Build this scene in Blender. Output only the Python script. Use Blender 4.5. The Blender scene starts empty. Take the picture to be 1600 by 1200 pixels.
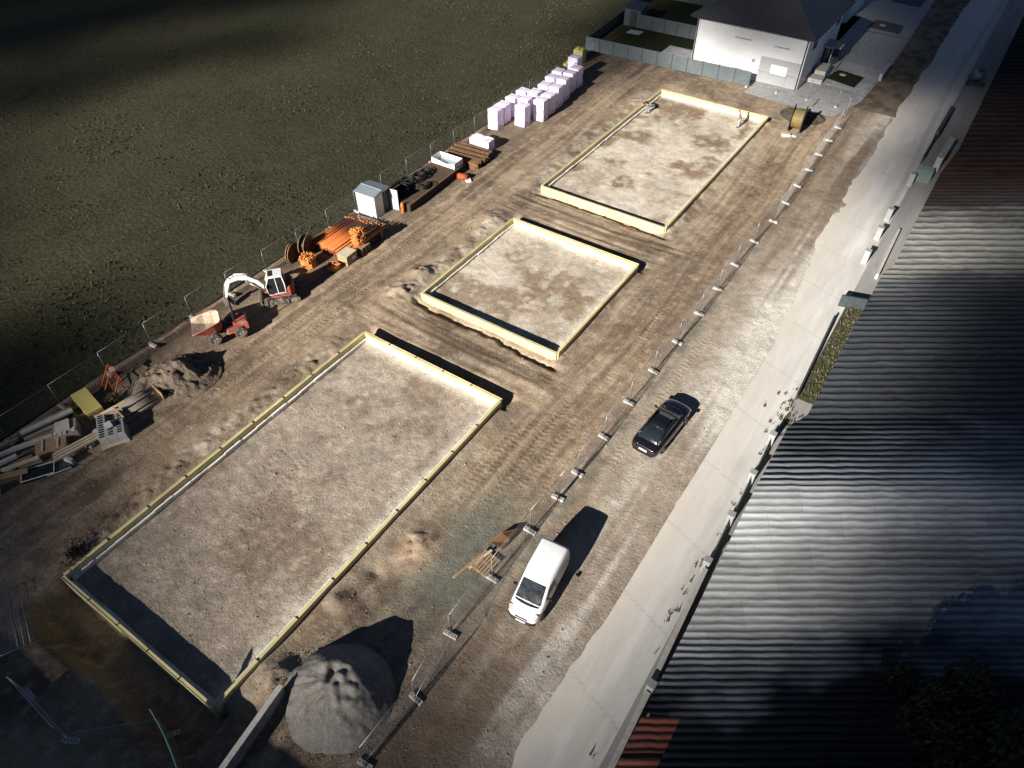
import bpy, bmesh, math, random
import numpy as np
from mathutils import Vector, Matrix
random.seed(7); np.random.seed(7)
PI=math.pi
scene=bpy.context.scene
col=scene.collection
# ---------------------------------------------------------------- helpers
def lin(c):
    return tuple((v/12.92 if v<=0.04045 else ((v+0.055)/1.055)**2.4) for v in c)
class MB:
    """collects boxes, tubes, prisms, lathes and grids into one mesh"""
    def __init__(s): s.v=[]; s.f=[]; s.m=[]; s.M=Matrix.Identity(4); s.mi=0; s.sm=[]
    def add(s,vs,fs,smooth=False):
        b=len(s.v)
        for p in vs: s.v.append(tuple(s.M@Vector(p)))
        for f in fs:
            s.f.append(tuple(b+i for i in f)); s.m.append(s.mi); s.sm.append(smooth)
        return s
    def box(s,c,d,rz=0,rx=0,ry=0,bev=0):
        x,y,z=d[0]/2,d[1]/2,d[2]/2
        R=Matrix.Translation(Vector(c))@Matrix.Rotation(rz,4,'Z')@Matrix.Rotation(ry,4,'Y')@Matrix.Rotation(rx,4,'X')
        if bev<=0:
            vs=[(a*x,b*y,e*z) for e in(-1,1) for b in(-1,1) for a in(-1,1)]
            fs=[(0,2,3,1),(4,5,7,6),(0,1,5,4),(2,6,7,3),(0,4,6,2),(1,3,7,5)]
        else:
            bm=bmesh.new(); bmesh.ops.create_cube(bm,size=1)
            for v in bm.verts: v.co=Vector((v.co.x*d[0],v.co.y*d[1],v.co.z*d[2]))
            bmesh.ops.bevel(bm,geom=bm.edges[:],offset=bev,segments=2,affect='EDGES',profile=.6)
            bm.verts.index_update()
            vs=[tuple(v.co) for v in bm.verts]; fs=[tuple(v.index for v in f.verts) for f in bm.faces]; bm.free()
        return s.add([R@Vector(p) for p in vs],fs)
    def bar(s,a,b,w,h=None):
        """rectangular bar from a to b"""
        a,b=Vector(a),Vector(b); h=h or w; d=b-a; L=d.length
        z=d.normalized(); up=Vector((0,0,1)) if abs(z.z)<.95 else Vector((0,1,0))
        x=up.cross(z).normalized(); y=z.cross(x)
        vs=[]
        for t in(a,b):
            for i,j in((-1,-1),(1,-1),(1,1),(-1,1)): vs.append(t+x*i*w/2+y*j*h/2)
        return s.add(vs,[(3,2,1,0),(4,5,6,7),(0,1,5,4),(1,2,6,5),(2,3,7,6),(3,0,4,7)])
    def tube(s,pts,r,n=8,caps=True,closed=False):
        pts=[Vector(p) for p in pts]; rr=r if isinstance(r,(list,tuple)) else [r]*len(pts)
        vs=[];N=len(pts)
        px=None
        for i,p in enumerate(pts):
            if closed: d=pts[(i+1)%N]-pts[i-1]
            else: d=pts[min(i+1,N-1)]-pts[max(i-1,0)]
            d.normalize()
            if px is None:
                up=Vector((0,0,1)) if abs(d.z)<.9 else Vector((0,1,0)); x=up.cross(d).normalized()
            else:
                x=(px-d*px.dot(d)).normalized()
            px=x; y=d.cross(x)
            for k in range(n):
                a=2*PI*k/n; vs.append(p+x*math.cos(a)*rr[i]+y*math.sin(a)*rr[i])
        fs=[]
        for i in range(N if closed else N-1):
            i2=(i+1)%N
            for k in range(n):
                k2=(k+1)%n; fs.append((i*n+k,i*n+k2,i2*n+k2,i2*n+k))
        s.add(vs,fs,n>5)
        if caps and not closed: s.add(vs[:n],[tuple(range(n-1,-1,-1))]); s.add(vs[-n:],[tuple(range(n))])
        return s
    def cyl(s,a,b,r,n=16,r2=None): return s.tube([a,b],[r,r if r2 is None else r2],n)
    def prism(s,poly,a,b,ax='y'):
        """extrude a 2D outline along an axis: poly in the (x,z) plane for 'y', (y,z) for 'x', (x,y) for 'z'"""
        def P(p,t):
            return {'y':(p[0],t,p[1]),'x':(t,p[0],p[1]),'z':(p[0],p[1],t)}[ax]
        n=len(poly); vs=[P(p,a) for p in poly]+[P(p,b) for p in poly]
        fs=[tuple(range(n)),tuple(range(2*n-1,n-1,-1))]+[(i,i+n,(i+1)%n+n,(i+1)%n) for i in range(n)]
        return s.add(vs,fs)
    def lathe(s,prof,n=24,M=None):
        """profile of (r,z) turned around z, placed by M"""
        M=M or Matrix.Identity(4); vs=[];fs=[]
        for r,z in prof:
            for k in range(n): a=2*PI*k/n; vs.append(M@Vector((r*math.cos(a),r*math.sin(a),z)))
        for i in range(len(prof)-1):
            for k in range(n): k2=(k+1)%n; fs.append((i*n+k,i*n+k2,(i+1)*n+k2,(i+1)*n+k))
        return s.add(vs,fs,True)
    def loft(s,secs,cap=True,smooth=True):
        n=len(secs[0]); vs=[p for q in secs for p in q]; fs=[]
        for i in range(len(secs)-1):
            for k in range(n): k2=(k+1)%n; fs.append((i*n+k,i*n+k2,(i+1)*n+k2,(i+1)*n+k))
        if cap: fs+= [tuple(range(n-1,-1,-1)),tuple((len(secs)-1)*n+k for k in range(n))]
        return s.add(vs,fs,smooth)
    def quad(s,a,b,c,d): return s.add([a,b,c,d],[(0,1,2,3)])
    def build(s,name,mat,parent=None,bev=0,sub=0,fix=True):
        me=bpy.data.meshes.new(name); me.from_pydata(s.v,[],s.f)
        mats=mat if isinstance(mat,(list,tuple)) else [mat]
        for m in mats: me.materials.append(m)
        me.polygons.foreach_set('material_index',s.m); me.polygons.foreach_set('use_smooth',s.sm); me.update()
        if fix:
            bm=bmesh.new(); bm.from_mesh(me); bmesh.ops.remove_doubles(bm,verts=bm.verts,dist=1e-5)
            bmesh.ops.recalc_face_normals(bm,faces=bm.faces)
            if sub: bmesh.ops.subdivide_edges(bm,edges=bm.edges,cuts=sub,use_grid_fill=True)
            bm.to_mesh(me); bm.free()
        o=bpy.data.objects.new(name,me); col.objects.link(o)
        if parent: o.parent=parent
        if bev:
            md=o.modifiers.new('b','BEVEL'); md.width=bev; md.segments=2; md.limit_method='ANGLE'; md.angle_limit=.6
        return o
def tag(o,label=None,cat=None,group=None,kind=None):
    if label: o['label']=label
    if cat: o['category']=cat
    if group: o['group']=group
    if kind: o['kind']=kind
    return o
def empty(name,loc,rz=0,label=None,cat=None,group=None):
    o=bpy.data.objects.new(name,None); col.objects.link(o); o.location=loc; o.rotation_euler=(0,0,rz); o.empty_display_size=.2
    return tag(o,label,cat,group)
def copy_tree(o,parent=None):
    c=o.copy(); col.objects.link(c)
    if parent: c.parent=parent
    for ch in list(o.children): copy_tree(ch,c)
    return c
ORD=['','first','second','third','fourth','fifth','sixth','seventh','eighth','ninth','tenth','eleventh','twelfth','thirteenth','fourteenth','fifteenth','sixteenth','seventeenth','eighteenth','nineteenth','twentieth','twenty-first','twenty-second','twenty-third','twenty-fourth','twenty-fifth','twenty-sixth','twenty-seventh','twenty-eighth','twenty-ninth','thirtieth']
# ---------------------------------------------------------------- value noise
_L=np.random.RandomState(3).rand(256,256)
def vn(x,y):
    xi=np.floor(x).astype(int); yi=np.floor(y).astype(int); fx=x-xi; fy=y-yi
    fx=fx*fx*(3-2*fx); fy=fy*fy*(3-2*fy)
    a=_L[xi%256,yi%256]; b=_L[(xi+1)%256,yi%256]; c=_L[xi%256,(yi+1)%256]; d=_L[(xi+1)%256,(yi+1)%256]
    return (a*(1-fx)+b*fx)*(1-fy)+(c*(1-fx)+d*fx)*fy
def fbm(x,y,o=4,g=.5):
    t=0;a=1;n=0
    for i in range(o): t=t+a*vn(x*2**i+17.3*i,y*2**i+9.1*i); n+=a; a*=g
    return t/n
def sstep(a,b,x):
    t=np.clip((x-a)/(b-a),0,1); return t*t*(3-2*t)
# ---------------------------------------------------------------- materials
MATS={}
def mat(name,colr,rough=.7,metal=0,var=.25,scale=6,bump=.15,bscale=40,spec=.3,dirt=None,dirt_amt=.35,coat=0,detail=6,alpha=None,bdist=.02):
    """principled material with noise-broken colour, roughness and bump"""
    if name in MATS: return MATS[name]
    m=bpy.data.materials.new(name); m.use_nodes=True; nt=m.node_tree; N=nt.nodes; L=nt.links
    b=N['Principled BSDF']; b.inputs['Metallic'].default_value=metal
    b.inputs['Specular IOR Level'].default_value=spec; b.inputs['Coat Weight'].default_value=coat
    tc=N.new('ShaderNodeTexCoord')
    n1=N.new('ShaderNodeTexNoise'); n1.inputs['Scale'].default_value=scale; n1.inputs['Detail'].default_value=detail; n1.inputs['Roughness'].default_value=.65
    L.new(tc.outputs['Object'],n1.inputs['Vector'])
    r=N.new('ShaderNodeValToRGB'); r.color_ramp.elements[0].position=.3; r.color_ramp.elements[1].position=.7
    c=colr
    r.color_ramp.elements[0].color=(c[0]*(1-var),c[1]*(1-var),c[2]*(1-var),1)
    r.color_ramp.elements[1].color=(min(1,c[0]*(1+var)),min(1,c[1]*(1+var)),min(1,c[2]*(1+var)),1)
    L.new(n1.outputs['Fac'],r.inputs['Fac']); out=r.outputs['Color']
    if dirt:
        n2=N.new('ShaderNodeTexNoise'); n2.inputs['Scale'].default_value=scale*.45; n2.inputs['Detail'].default_value=8; n2.inputs['Roughness'].default_value=.7
        L.new(tc.outputs['Object'],n2.inputs['Vector'])
        r2=N.new('ShaderNodeValToRGB'); r2.color_ramp.elements[0].position=.45; r2.color_ramp.elements[1].position=.68
        r2.color_ramp.elements[1].color=(dirt_amt,)*3+(1,); r2.color_ramp.elements[0].color=(0,0,0,1)
        L.new(n2.outputs['Fac'],r2.inputs['Fac'])
        mx=N.new('ShaderNodeMix'); mx.data_type='RGBA'; L.new(r2.outputs['Color'],mx.inputs[0]); L.new(out,mx.inputs[6]); mx.inputs[7].default_value=(*dirt,1); out=mx.outputs[2]
    L.new(out,b.inputs['Base Color'])
    mr=N.new('ShaderNodeMapRange'); mr.inputs['To Min'].default_value=max(.03,rough-.12); mr.inputs['To Max'].default_value=min(1,rough+.12)
    L.new(n1.outputs['Fac'],mr.inputs['Value']); L.new(mr.outputs[0],b.inputs['Roughness'])
    if bump:
        n3=N.new('ShaderNodeTexNoise'); n3.inputs['Scale'].default_value=bscale; n3.inputs['Detail'].default_value=5
        L.new(tc.outputs['Object'],n3.inputs['Vector'])
        bp=N.new('ShaderNodeBump'); bp.inputs['Strength'].default_value=bump; bp.inputs['Distance'].default_value=bdist
        L.new(n3.outputs['Fac'],bp.inputs['Height']); L.new(bp.outputs['Normal'],b.inputs['Normal'])
    MATS[name]=m; return m
DIRT=(.17,.12,.08)
m_yellow=mat('yellow_shutter_board',(.57,.50,.25),.55,0,.16,1.2,.12,30,dirt=(.36,.26,.14),dirt_amt=.55)
m_yedge=mat('board_edge',(.60,.54,.29),.6,0,.2,3,.1,30,dirt=(.36,.28,.16),dirt_amt=.4)
m_xps=mat('pale_insulation',(.74,.72,.64),.8,0,.1,3,.1,30,dirt=(.42,.34,.25),dirt_amt=.6)
m_conc=mat('pale_concrete',(.46,.44,.40),.85,0,.18,5,.3,40,dirt=DIRT,dirt_amt=.3)
m_galv=mat('galvanised_steel',(.42,.43,.43),.45,.7,.15,8,.05)
m_red=mat('red_machine_paint',(.27,.055,.04),.6,0,.25,4,.08,30,dirt=(.30,.19,.14),dirt_amt=.85)
m_white=mat('white_machine_paint',(.66,.66,.63),.5,0,.12,6,.05,30,dirt=(.3,.25,.2),dirt_amt=.5)
m_rubber=mat('black_rubber',(.02,.02,.02),.85,0,.3,10,.4,40,dirt=(.15,.11,.08),dirt_amt=.8)
m_track=mat('rubber_track',(.03,.028,.026),.9,0,.3,10,.4,40,dirt=(.30,.24,.17),dirt_amt=1.)
m_steel=mat('bare_steel',(.34,.31,.28),.45,.6,.3,8,.15,30,dirt=(.2,.12,.07),dirt_amt=.5)
m_skip=mat('worn_skip_inside',(.42,.34,.24),.6,.1,.3,3,.2,20,dirt=(.15,.12,.09),dirt_amt=.7)
m_black=mat('black_plastic',(.012,.012,.013),.5,0,.3,10,.05)
m_dark=mat('dark_metal',(.03,.03,.032),.5,.3,.3,10,.1)
m_orange=mat('orange_drain_pipe',(.46,.135,.034),.42,0,.14,3,.03,30,dirt=(.38,.14,.05),dirt_amt=.35)
m_orange2=mat('orange_fitting',(.50,.185,.05),.5,0,.4,7,.05,30)
m_wood=mat('raw_timber',(.34,.23,.13),.8,0,.3,4,.25,50,dirt=(.18,.13,.09),dirt_amt=.5)
m_woodgrey=mat('weathered_timber',(.30,.26,.21),.85,0,.3,4,.3,50,dirt=(.14,.11,.09),dirt_amt=.6)
m_woodpale=mat('pale_timber',(.52,.43,.30),.75,0,.2,4,.2,50,dirt=(.3,.22,.14),dirt_amt=.4)
m_rust=mat('rusty_steel',(.10,.05,.025),.85,.1,.4,5,.3,40,dirt=(.06,.035,.02),dirt_amt=.6)
m_rust2=mat('bright_rust',(.19,.105,.05),.85,.1,.35,3,.3,40,dirt=(.1,.06,.03),dirt_amt=.6)
m_redsteel=mat('red_lead_frame',(.30,.06,.02),.7,.1,.3,5,.1)
m_block=mat('grey_hollow_block',(.30,.30,.29),.9,0,.2,8,.4,60)
m_lilac=mat('lilac_insulation_wrap',(.80,.71,.84),.45,0,.06,2,.25,7,bdist=.05)
m_print=mat('dark_print',(.10,.08,.14),.7,0,.2,5,0)
m_shed=mat('zinc_shed_sheet',(.56,.57,.57),.45,.35,.1,3,.04)
m_shedroof=mat('grey_shed_roof',(.28,.33,.35),.4,.3,.12,3,.04)
m_glass=mat('dark_glass',(.012,.016,.02),.06,0,.2,3,0,spec=.5)
m_carpaint=mat('black_car_paint',(.0065,.007,.009),.16,0,.15,30,0,spec=.5,coat=.9)
m_vanpaint=mat('white_van_paint',(.80,.80,.79),.28,0,.03,5,0,spec=.45,coat=.5)
m_chrome=mat('chrome',(.6,.6,.6),.15,1,.05,5,0)
m_lamp=mat('lamp_cover',(.62,.64,.66),.12,.3,.05,5,0,spec=.6)
m_taillamp=mat('red_lamp_cover',(.06,.006,.006),.18,0,.1,5,0,spec=.6)
m_plate=mat('white_plate',(.75,.75,.73),.4,0,.03,5,0)
m_alloy=mat('alloy_wheel',(.38,.38,.39),.3,.8,.1,8,0)
m_tub=mat('white_plastic_tray',(.70,.70,.66),.5,0,.06,4,.05,dirt=(.3,.25,.2),dirt_amt=.3)
m_tank=mat('olive_yellow_plastic',(.42,.40,.12),.6,0,.15,4,.05,dirt=DIRT,dirt_amt=.3)
m_render=mat('white_house_render',(.60,.60,.585),.9,0,.05,1.5,.1,60,dirt=(.48,.47,.45),dirt_amt=.35)
m_grey_render=mat('grey_house_render',(.34,.34,.335),.9,0,.05,2,.1,60)
m_frame=mat('white_window_frame',(.72,.73,.73),.5,0,.04,5,0)
m_anth=mat('anthracite_coating',(.05,.058,.062),.5,.1,.15,3,.05)
m_fence_anth=mat('anthracite_board',(.085,.105,.11),.6,0,.15,2,.1,20,dirt=(.13,.12,.1),dirt_amt=.4)
m_sand=None
m_green_cloth=mat('green_cloth',(.06,.13,.10),.85,0,.2,5,.2,20)
m_skin=mat('skin',(.42,.23,.15),.55,0,.12,10,0)
m_hair=mat('ginger_hair',(.20,.06,.02),.7,0,.3,30,.2)
m_shirt=mat('mauve_shirt',(.20,.12,.13),.9,0,.2,10,.2)
m_blackshirt=mat('black_shirt',(.012,.013,.018),.9,0,.2,10,.2)
m_trouser=mat('pale_grey_trousers',(.32,.34,.33),.9,0,.2,10,.2)
m_trouser2=mat('grey_blue_trousers',(.20,.24,.26),.9,0,.2,10,.2)
m_bark=mat('tree_bark',(.09,.07,.05),.9,0,.35,8,.6,30)
def leaf_mat(name,c1,c2):
    m=bpy.data.materials.new(name); m.use_nodes=True; nt=m.node_tree; N=nt.nodes; L=nt.links; b=N['Principled BSDF']
    g=N.new('ShaderNodeNewGeometry'); r=N.new('ShaderNodeValToRGB'); r.color_ramp.elements[0].color=(*c1,1); r.color_ramp.elements[1].color=(*c2,1)
    L.new(g.outputs['Random Per Island'],r.inputs['Fac']); L.new(r.outputs['Color'],b.inputs['Base Color']); b.inputs['Roughness'].default_value=.7
    b.inputs['Specular IOR Level'].default_value=.2
    return m
m_leafdark=leaf_mat('dark_leaf',(.010,.013,.006),(.026,.028,.012))
m_leaf=leaf_mat('shrub_leaf',(.03,.04,.012),(.12,.11,.04))
m_drygrass=leaf_mat('dry_grass_blade',(.035,.04,.018),(.12,.105,.06))
# ---------------------------------------------------------------- camera, sun, sky
TH,YAW,FPX,HC=0.79665,-0.59264,1095.,33.5
cam=bpy.data.cameras.new('camera'); co=bpy.data.objects.new('camera',cam); col.objects.link(co); scene.camera=co
co.location=(0,0,HC); co.rotation_euler=(PI/2-TH,0,-YAW)
cam.sensor_fit='HORIZONTAL'; cam.sensor_width=36; cam.lens=36*FPX/1600; cam.clip_end=3000; cam.clip_start=.5
SUN_EL,SUN_AZ=math.radians(24),math.radians(4.5)      # shadows run towards +y, turned a little to +x
sun=bpy.data.lights.new('sun','SUN'); sun.energy=5.0; sun.angle=math.radians(.5); sun.color=(1,.955,.89)
so=bpy.data.objects.new('sun',sun); col.objects.link(so)
sd=Vector((math.sin(SUN_AZ)*math.cos(SUN_EL),math.cos(SUN_AZ)*math.cos(SUN_EL),-math.sin(SUN_EL)))
so.rotation_euler=sd.to_track_quat('-Z','Y').to_euler()
W=bpy.data.worlds.new('World'); scene.world=W; W.use_nodes=True
nt=W.node_tree; sky=nt.nodes.new('ShaderNodeTexSky'); sky.sky_type='NISHITA'; sky.sun_disc=False
sky.sun_elevation=SUN_EL; sky.sun_rotation=PI+SUN_AZ; sky.air_density=.22; sky.dust_density=0; sky.ozone_density=.2; sky.altitude=800
nt.links.new(sky.outputs[0],nt.nodes['Background'].inputs[0]); nt.nodes['Background'].inputs[1].default_value=.05
scene.view_settings.view_transform='Standard'; scene.view_settings.look='None'; scene.view_settings.gamma=1
scene.view_settings.exposure=1.2
scene.cycles.transparent_max_bounces=48; scene.cycles.max_bounces=6
# ---------------------------------------------------------------- terrain of the building site
FW=[(-29.55,-17.8,2.15,25.15),(-29.0,-17.1,30.9,43.2),(-29.85,-17.6,49.15,74.1)]
FTOP=.55; FLOOR=(-.06,.02,.0)
def ground_h(x,y):
    x=np.asarray(x,float); y=np.asarray(y,float)
    h=.16*(fbm(x*.18,y*.18,3)-.5)+.05*(fbm(x*1.3+5,y*1.3,3)-.5)
    # wheel ruts: along the long lanes and across the gaps between the frames
    lane=np.maximum(sstep(-40,-38.5,x)*(1-sstep(-33,-31.5,x)),sstep(-16.8,-16,x)*(1-sstep(-12,-11.2,x)))
    h=h+lane*.085*(fbm(x*3.,y*.06,3)-.5)*1.6
    gap=np.maximum(sstep(26,26.8,y)*(1-sstep(29.2,30,y)),sstep(44.3,45,y)*(1-sstep(47.6,48.4,y)))*sstep(-33,-30,x)*(1-sstep(-17,-14,x))
    h=h+gap*.13*(fbm(x*.1,y*2.4,3)-.5)*1.6
    w=.35
    for i,(x0,x1,y0,y1) in enumerate(FW):
        ins=(x>x0+.12)&(x<x1-.12)&(y>y0+.12)&(y<y1-.12)
        inx=sstep(x0-.8,x0,x)*(1-sstep(x1,x1+.8,x)); iny=sstep(y0-.8,y0,y)*(1-sstep(y1,y1+.8,y))
        d=y0-y
        lip=(1.0,.75,.6)[i]+(1.0,.85,.7)[i]*(fbm(x*.33+i*7,x*0+3.,2)-.35)+.28*(fbm(x*1.9,x*0+8.,2)-.5)
        dep=(1.15,.42,.5)[i]
        if i==0: t=(1-sstep(lip*.6+.9,lip*.6+2.0,d))
        elif i==1: t=(1-sstep(lip-.07,lip+.1,d))
        else: t=(1-sstep(lip-.05,lip+.1,d))
        t=t*(d>-.3)*inx
        if i: t=t*(.35+.65*sstep(0,.18,d-lip+.45))  # deepest just under the lip
        h=h-dep*t
        d=y-y1; t=(1-sstep(.5+.5*fbm(x*.5,x*0+i,2),1.2+.5*fbm(x*.5,x*0+i,2),d))*(d>-.3)*inx; h=h-(.35,.3,.15)[i]*t
        d=x-x1; t=(1-sstep(.1,1.3,d))*(d>-.3)*iny; h=h+t*(.16+.22*(fbm(x*.7,y*.35+i*5,3)-.5))
        d=x0-x; t=np.exp(-((d-1.35)/.75)**2)*(sstep(y0-1,y0+2,y)*(1-sstep(y1-3,y1+2,y))); 
        h=h+t*((.30,.27,.15)[i]*np.clip(fbm(x*1.6,y*1.3+i*3,5,.62)*2.0-.35,0,1.4)+.22*np.abs(fbm(x*3.7,y*3.5,3)-.5))
        fl=FLOOR[i]+.05*(fbm(x*.5+9,y*.5,3)-.5)+.05*(fbm(x*2.5,y*2.5,3)-.5)
        fl=fl+.10*(1-sstep(0,.9,x1-x))+.06*(1-sstep(0,.9,y1-y))
        h=np.where(ins,fl,h)
    # loose bank by the sand pile and holes next to the first frame
    for bx,by,r,a in((-16.6,11.6,.5,-.22),(-15.6,10.0,.4,-.15),(-16.9,9.3,.6,.3),(-15.7,14.0,1.2,.35),(-16.6,4.6,1.0,.5),(-30.6,30.4,1.3,.55),(-31.1,33.0,.9,.5),(-30.7,42.6,1.4,.35),(-33,26.5,1.5,.15)):
        g=np.exp(-((x-bx)**2+(y-by)**2)/r**2); h=h+a*g*(.5+fbm(x*2.5,y*2.5,3))
    h=h-.28*np.exp(-((x+41.1)/.45)**2)*sstep(-10,0,y)      # ditch along the field
    h=h+.10*np.exp(-((x+36.1)/.5)**2)*np.clip(fbm(x*2,y*1.2,3)*2-.6,0,1)*sstep(20,30,y)
    return h
def gz(x,y): return float(ground_h(np.array([x]),np.array([y]))[0])
C_BROWN=np.array((.198,.140,.096)); C_TAN=np.array((.315,.235,.155)); C_PALE=np.array((.47,.405,.315)); C_DARK=np.array((.062,.047,.034)); C_GREY=np.array((.155,.15,.118)); C_WHITE=np.array((.60,.55,.455))
def ground_c(x,y):
    n1=fbm(x*.22,y*.22,4); n2=fbm(x*.9+30,y*.9,4); n3=fbm(x*3.1,y*3.1+11,4)
    c=np.zeros(x.shape+(3,))+C_BROWN
    def mix(k,t):
        nonlocal c
        t=np.clip(t,0,1)[...,None]; c=c*(1-t)+k*t
    mix(C_TAN,sstep(.42,.62,n1)*.8)
    mix(C_DARK,sstep(.56,.72,fbm(x*.3+40,y*.3,4))*.45)
    lane=np.maximum(sstep(-40,-38.5,x)*(1-sstep(-33,-31.5,x)),sstep(-16.8,-16,x)*(1-sstep(-12,-11.2,x)))
    mix(C_TAN*1.05,lane*sstep(.4,.6,fbm(x*1.6,y*.07+4,3))*.7)
    mix(C_BROWN*.62,lane*sstep(.52,.68,fbm(x*1.9+8,y*.06+4,3))*.6)
    near=1-sstep(2,24,y)
    for i,(x0,x1,y0,y1) in enumerate(FW):
        dx=np.maximum(np.maximum(x0-x,x-x1),0); dy=np.maximum(np.maximum(y0-y,y-y1),0); d=np.sqrt(dx*dx+dy*dy)
        ins=(d<=0)
        mix(C_PALE*(.62,.95,.95)[i],np.exp(-d/(1.3,1.5,1.8)[i])*.75*sstep(.3,.6,n2)*(~ins))
        k=(.95,1.0,.75)[i]
        mix(C_TAN*.8,ins*1.0); 
        if i==0:
            mix(np.array((.285,.232,.184)),ins*.95); mix(np.array((.44,.37,.295)),ins*sstep(12,25,y)*.75*sstep(.3,.55,fbm(x*.3,y*.3,4)+.12))
            mix(np.array((.33,.275,.215)),ins*sstep(.45,.7,fbm(x*.8+3,y*.8,4))*.5); mix(np.array((.16,.115,.08)),ins*sstep(.50,.66,fbm(x*.3,y*.3+70,5,.6))*.6)
            mix(C_TAN*.9,ins*sstep(22,25,y)*sstep(.45,.6,n2)*.7)
        else:
            mix(np.array((.56,.49,.395)),ins*(.55+.5*sstep(.35,.6,n1))*.9)
            mix(np.array((.235,.165,.105)),ins*sstep(.47,.62,fbm(x*.33+11*i,y*.33+3,5,.6))*(.95 if i==2 else .8))
            mix(C_WHITE,ins*sstep(.55,.7,fbm(x*1.3,y*1.3+31,4))*.5)
        e=np.minimum(np.minimum(x-x0,x1-x),np.minimum(y-y0,y1-y))
        mix(C_WHITE,ins*(1-sstep(.2,1.1+.5*n2,np.minimum(y1-y,x1-x)))*.7)
        d2=y0-y; mix(C_TAN*1.0,((d2>0)&(d2<.9)&(x>x0)&(x<x1))*.6)
        berm=np.exp(-((x0-1.35-x)/.8)**2)*((y>y0-1)&(y<y1+1)); mix(C_DARK*1.9,berm*sstep(.45,.6,n3)*.6*(1,1,.4)[i]); mix(C_PALE*.8,berm*sstep(.5,.66,n2)*.5)
    mix(C_PALE,sstep(.6,.72,n3)*.22)
    gapm=np.maximum(sstep(25.6,26.6,y)*(1-sstep(29.4,30.4,y)),sstep(43.8,44.8,y)*(1-sstep(47.8,48.8,y)))*sstep(-34,-30,x)*(1-sstep(-17,-13,x))
    wob=.5*np.sin(y*.11)+.3*np.sin(y*.27+1); wob2=.5*np.sin(x*.2)
    tr=fbm((x+wob)*5.5,y*.045,3); tr2=fbm((x+wob)*2.3+50,y*.04,3); lane2=lane*(1-gapm)
    mix(C_BROWN*.6,lane2*sstep(.5,.64,tr)*.38); mix(C_TAN*1.25,lane2*sstep(.52,.66,tr2)*.35)
    gr=fbm(x*.045,(y+wob2)*5.5+20,3); gr2=fbm(x*.05,(y+wob2)*2.4+90,3)
    mix(C_BROWN*.5,gapm*sstep(.48,.62,gr)*.65); mix(C_TAN*1.35,gapm*sstep(.52,.66,gr2)*.5)
    # near corner of the strip next to the road: grey green gravel, and darker soil towards the camera
    g=np.exp(-(((x+13.2)/2.4)**2+((y-14.5)/5)**2)); mix(C_GREY,g*1.3*sstep(.25,.5,n2+.15))
    mix(np.array((.42,.30,.2)),np.exp(-(((x+15.6)/1.2)**2+((y-14.)/1.6)**2))*.8)
    mix(C_DARK*1.4,sstep(-41.8,-41.2,x)*(1-sstep(-40.6,-39.6,x))*.85)
    mix(C_DARK*1.9,sstep(-41,-40,x)*(1-sstep(-37,-36,x))*.55)
    # verge along the road
    v=sstep(-11.2,-10.6,x)
    mix(np.array((.33,.275,.21)),v*.9); mix(np.array((.58,.54,.475)),v*sstep(-9.4,-6.3,x+.9*(n2-.5)+1.2*(n1-.5))*.85)
    mix(np.array((.20,.145,.098)),v*sstep(.50,.66,fbm(x*.9,y*.05+2,3))*.75); mix(np.array((.145,.105,.072)),v*(1-sstep(4,15,y+2*(n1-.5)))*.85)
    mix(np.array((.17,.125,.085)),v*sstep(44,66,y)*sstep(.38,.6,fbm(x*.8,y*.06+9,3))*.8)
    mix(C_GREY*.7,v*np.exp(-((x+10.4)/.5)**2)*sstep(.4,.6,n2)*.7)
    c=c*(.78+.44*n3[...,None])*(.80+.40*n2[...,None])
    return c
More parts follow.
